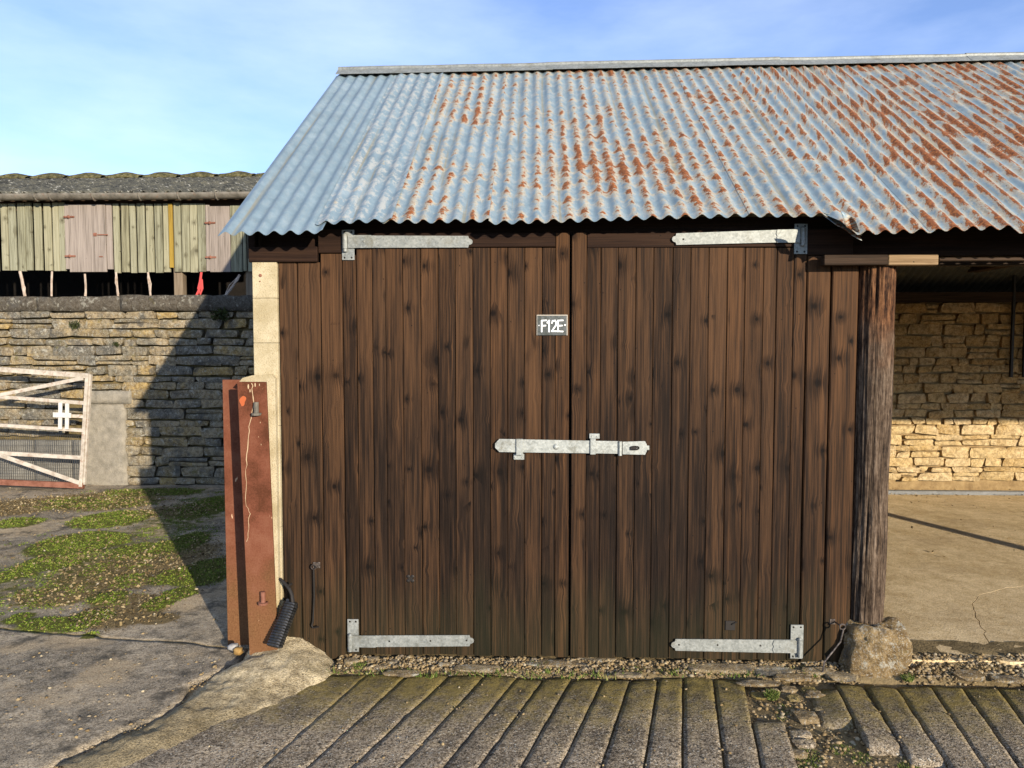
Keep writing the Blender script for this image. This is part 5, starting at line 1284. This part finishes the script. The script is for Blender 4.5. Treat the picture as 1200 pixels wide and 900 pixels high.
# moss, litter and grit over the left yard
mp_, lp_, gp_ = [], [], []
def clump(x, y): return .5 + .5 * nz2(x + 9, y - 3, 7.) + .35 * nz2(x, y, 19.)
for _ in range(270000):
    x = RNG.uniform(-6.3, EDGE_X - .02); y = RNG.uniform(-.35, WALL_Y - .03)
    if y < joint_y(x) + .0 and RNG.random() > .02: continue
    m = field(MOSS, x, y); l = field(LITTER, x, y); c = clump(x, y); r_ = RNG.random()
    if r_ < .72:
        if m > .05 and m * 1.2 + (c - .5) * 1.5 > .52 + .3 * RNG.random(): mp_.append((x, y, yard_z(x, y)))
    elif r_ < .93:
        if max(l, .15 * m) * (1.6 - .5 * c) > RNG.random() * .95: lp_.append((x, y, yard_z(x, y)))
    elif RNG.random() < .12 + .4 * l: gp_.append((x, y, yard_z(x, y)))
blades('moss', mp_, .003, .010, .0065, .9, 'moss', 'green moss growing over the concrete yard beside the shed', 'moss')
flakes('leaf_litter', lp_, .004, .015, 'litter', 'tan leaf litter lying among the moss in the yard', 'leaf litter')
pebbles('grit', gp_, .003, .013, 'pebble', 'scattered grit and small stones on the yard', pw=4.5)
# near slab and haunch grit
gp2 = []
for _ in range(900):
    x = RNG.uniform(-3.2, -1.0); y = RNG.uniform(-1.6, -.05)
    if x < crack_x(y) - .01: gp2.append((x, y, yard_z(x, y)))
for p in CRACK[1:-1]:
    for _ in range(22): k = Vector((RNG.normal(0, .035) + .02, RNG.normal(0, .035), 0)); gp2.append((p.x + k.x, p.y + k.y, -.012))
pebbles('loose_grit', gp2, .003, .011, 'pebble', 'pale specks of grit on the near yard slab', pw=3.)
# gravel along the threshold
gv = []
for _ in range(12500):
    x = RNG.uniform(-1.05, 5.6); y = RNG.uniform(-.15, .0) if x < 1.6 else RNG.uniform(-.165, FY0 + .05)
    if x > LX - .1 and x < LX + .1: continue
    if .5 + .5 * nz2(x, y * .5, 5.) < .25 and RNG.random() < .7: continue
    gv.append((x, y, max(thr_z(x, y) - min(.06, max(0., (-.125 - y) * 1.6)) + .003 + .007 * RNG.random(), FZ if x > 1.95 and y > FY0 - .01 else -1)))
pa_ = on_ramp(880, 800); 
for _ in range(2600):
    px, py = RNG.uniform(872, 1070), RNG.uniform(795, 900)
    if (px - 872) < (py - 795) * .30 or px > 985 + (py - 795) * .95: continue
    if py < 842 and px > 950: continue
    p = on_ramp(px, py); gv.append((p.x, p.y, ramp_z(p.y) - .030 + .012 * RNG.random()))
pebbles('gravel', gv, .003, .013, 'pebble', 'loose gravel strip along the foot of the doors', pw=2.6)
# pebbles caught in the grooves
gg = []
for i, (a, c) in enumerate(GL[3:22]):
    for _ in range(44 if i < 14 else 60):
        t = RNG.random() ** 1.2 * .8; p = a.lerp(c, t); gg.append((p.x + RNG.normal(0, .004), p.y, ramp_z(p.y) - RNG.uniform(.010, .026)))
for _ in range(260):
    px, py = RNG.uniform(240, 1200), RNG.uniform(797, 900); p = on_ramp(px, py)
    if px > 395 or py > 860: gg.append((p.x, p.y, ramp_z(p.y)))
pebbles('groove_grit', gg, .0025, .008, 'pebble', 'pale grit caught in the ramp grooves', pw=3.)
# grass and moss by the ramp
gs = []
def patch(px, py, rx, ry, n, onr=True):
    for _ in range(n):
        a, r_ = RNG.uniform(0, 2 * math.pi), RNG.random() ** .6; q = (px + rx * r_ * math.cos(a), py + ry * r_ * math.sin(a))
        p = on_ramp(*q) if onr else on_z(q[0], q[1], -.02); gs.append((p.x, p.y, (ramp_z(p.y) - .026) if onr else -.03))
patch(942, 885, 22, 14, 1500); patch(985, 872, 14, 8, 500); patch(905, 812, 9, 6, 350, False); patch(918, 830, 8, 10, 350); patch(1010, 885, 12, 8, 400); patch(1066, 893, 14, 6, 350); patch(272, 872, 20, 6, 600); patch(318, 876, 6, 3, 120)
patch(1112, 862, 5, 14, 200)
blades('grass', gs, .004, .014, .0042, .8, 'grass', 'short green grass and moss in gaps of the ramp', 'grass')
gs = []
patch(1122, 776, 14, 4, 260, False); patch(1185, 777, 14, 5, 330, False); patch(1065, 793, 6, 4, 120, False); patch(420, 779, 8, 3, 120, False); patch(632, 779, 10, 2, 120, False)
for px_ in range(400, 960, 22): patch(px_ + RNG.uniform(-9, 9), 787 + RNG.uniform(-3, 5), 16, 3, 22, False)
patch(1150, 742, 4, 5, 60, False); patch(1220, 778, 20, 5, 200, False)
blades('weeds', gs, .006, .024, .004, .9, 'grass', 'sparse weeds at the edge of the open bay floor', 'weeds')
# dry debris inside the bay
db = []
for _ in range(420):
    x = RNG.uniform(2.3, 6.2); y = KERB_Y + RNG.normal(0, .08) if RNG.random() < .55 else RNG.uniform(1.6, KERB_Y)
    db.append((x, y, FZ + (.036 if KERB_Y + .02 < y < KERB_Y + .1 else .002 if y < KERB_Y + .02 else .04)))
flakes('straw_debris', db, .005, .018, 'litter', 'dry leaf scraps lying along the kerb in the open bay', 'debris')
# haunch moss and stones
print('scene built', len(bpy.data.objects))
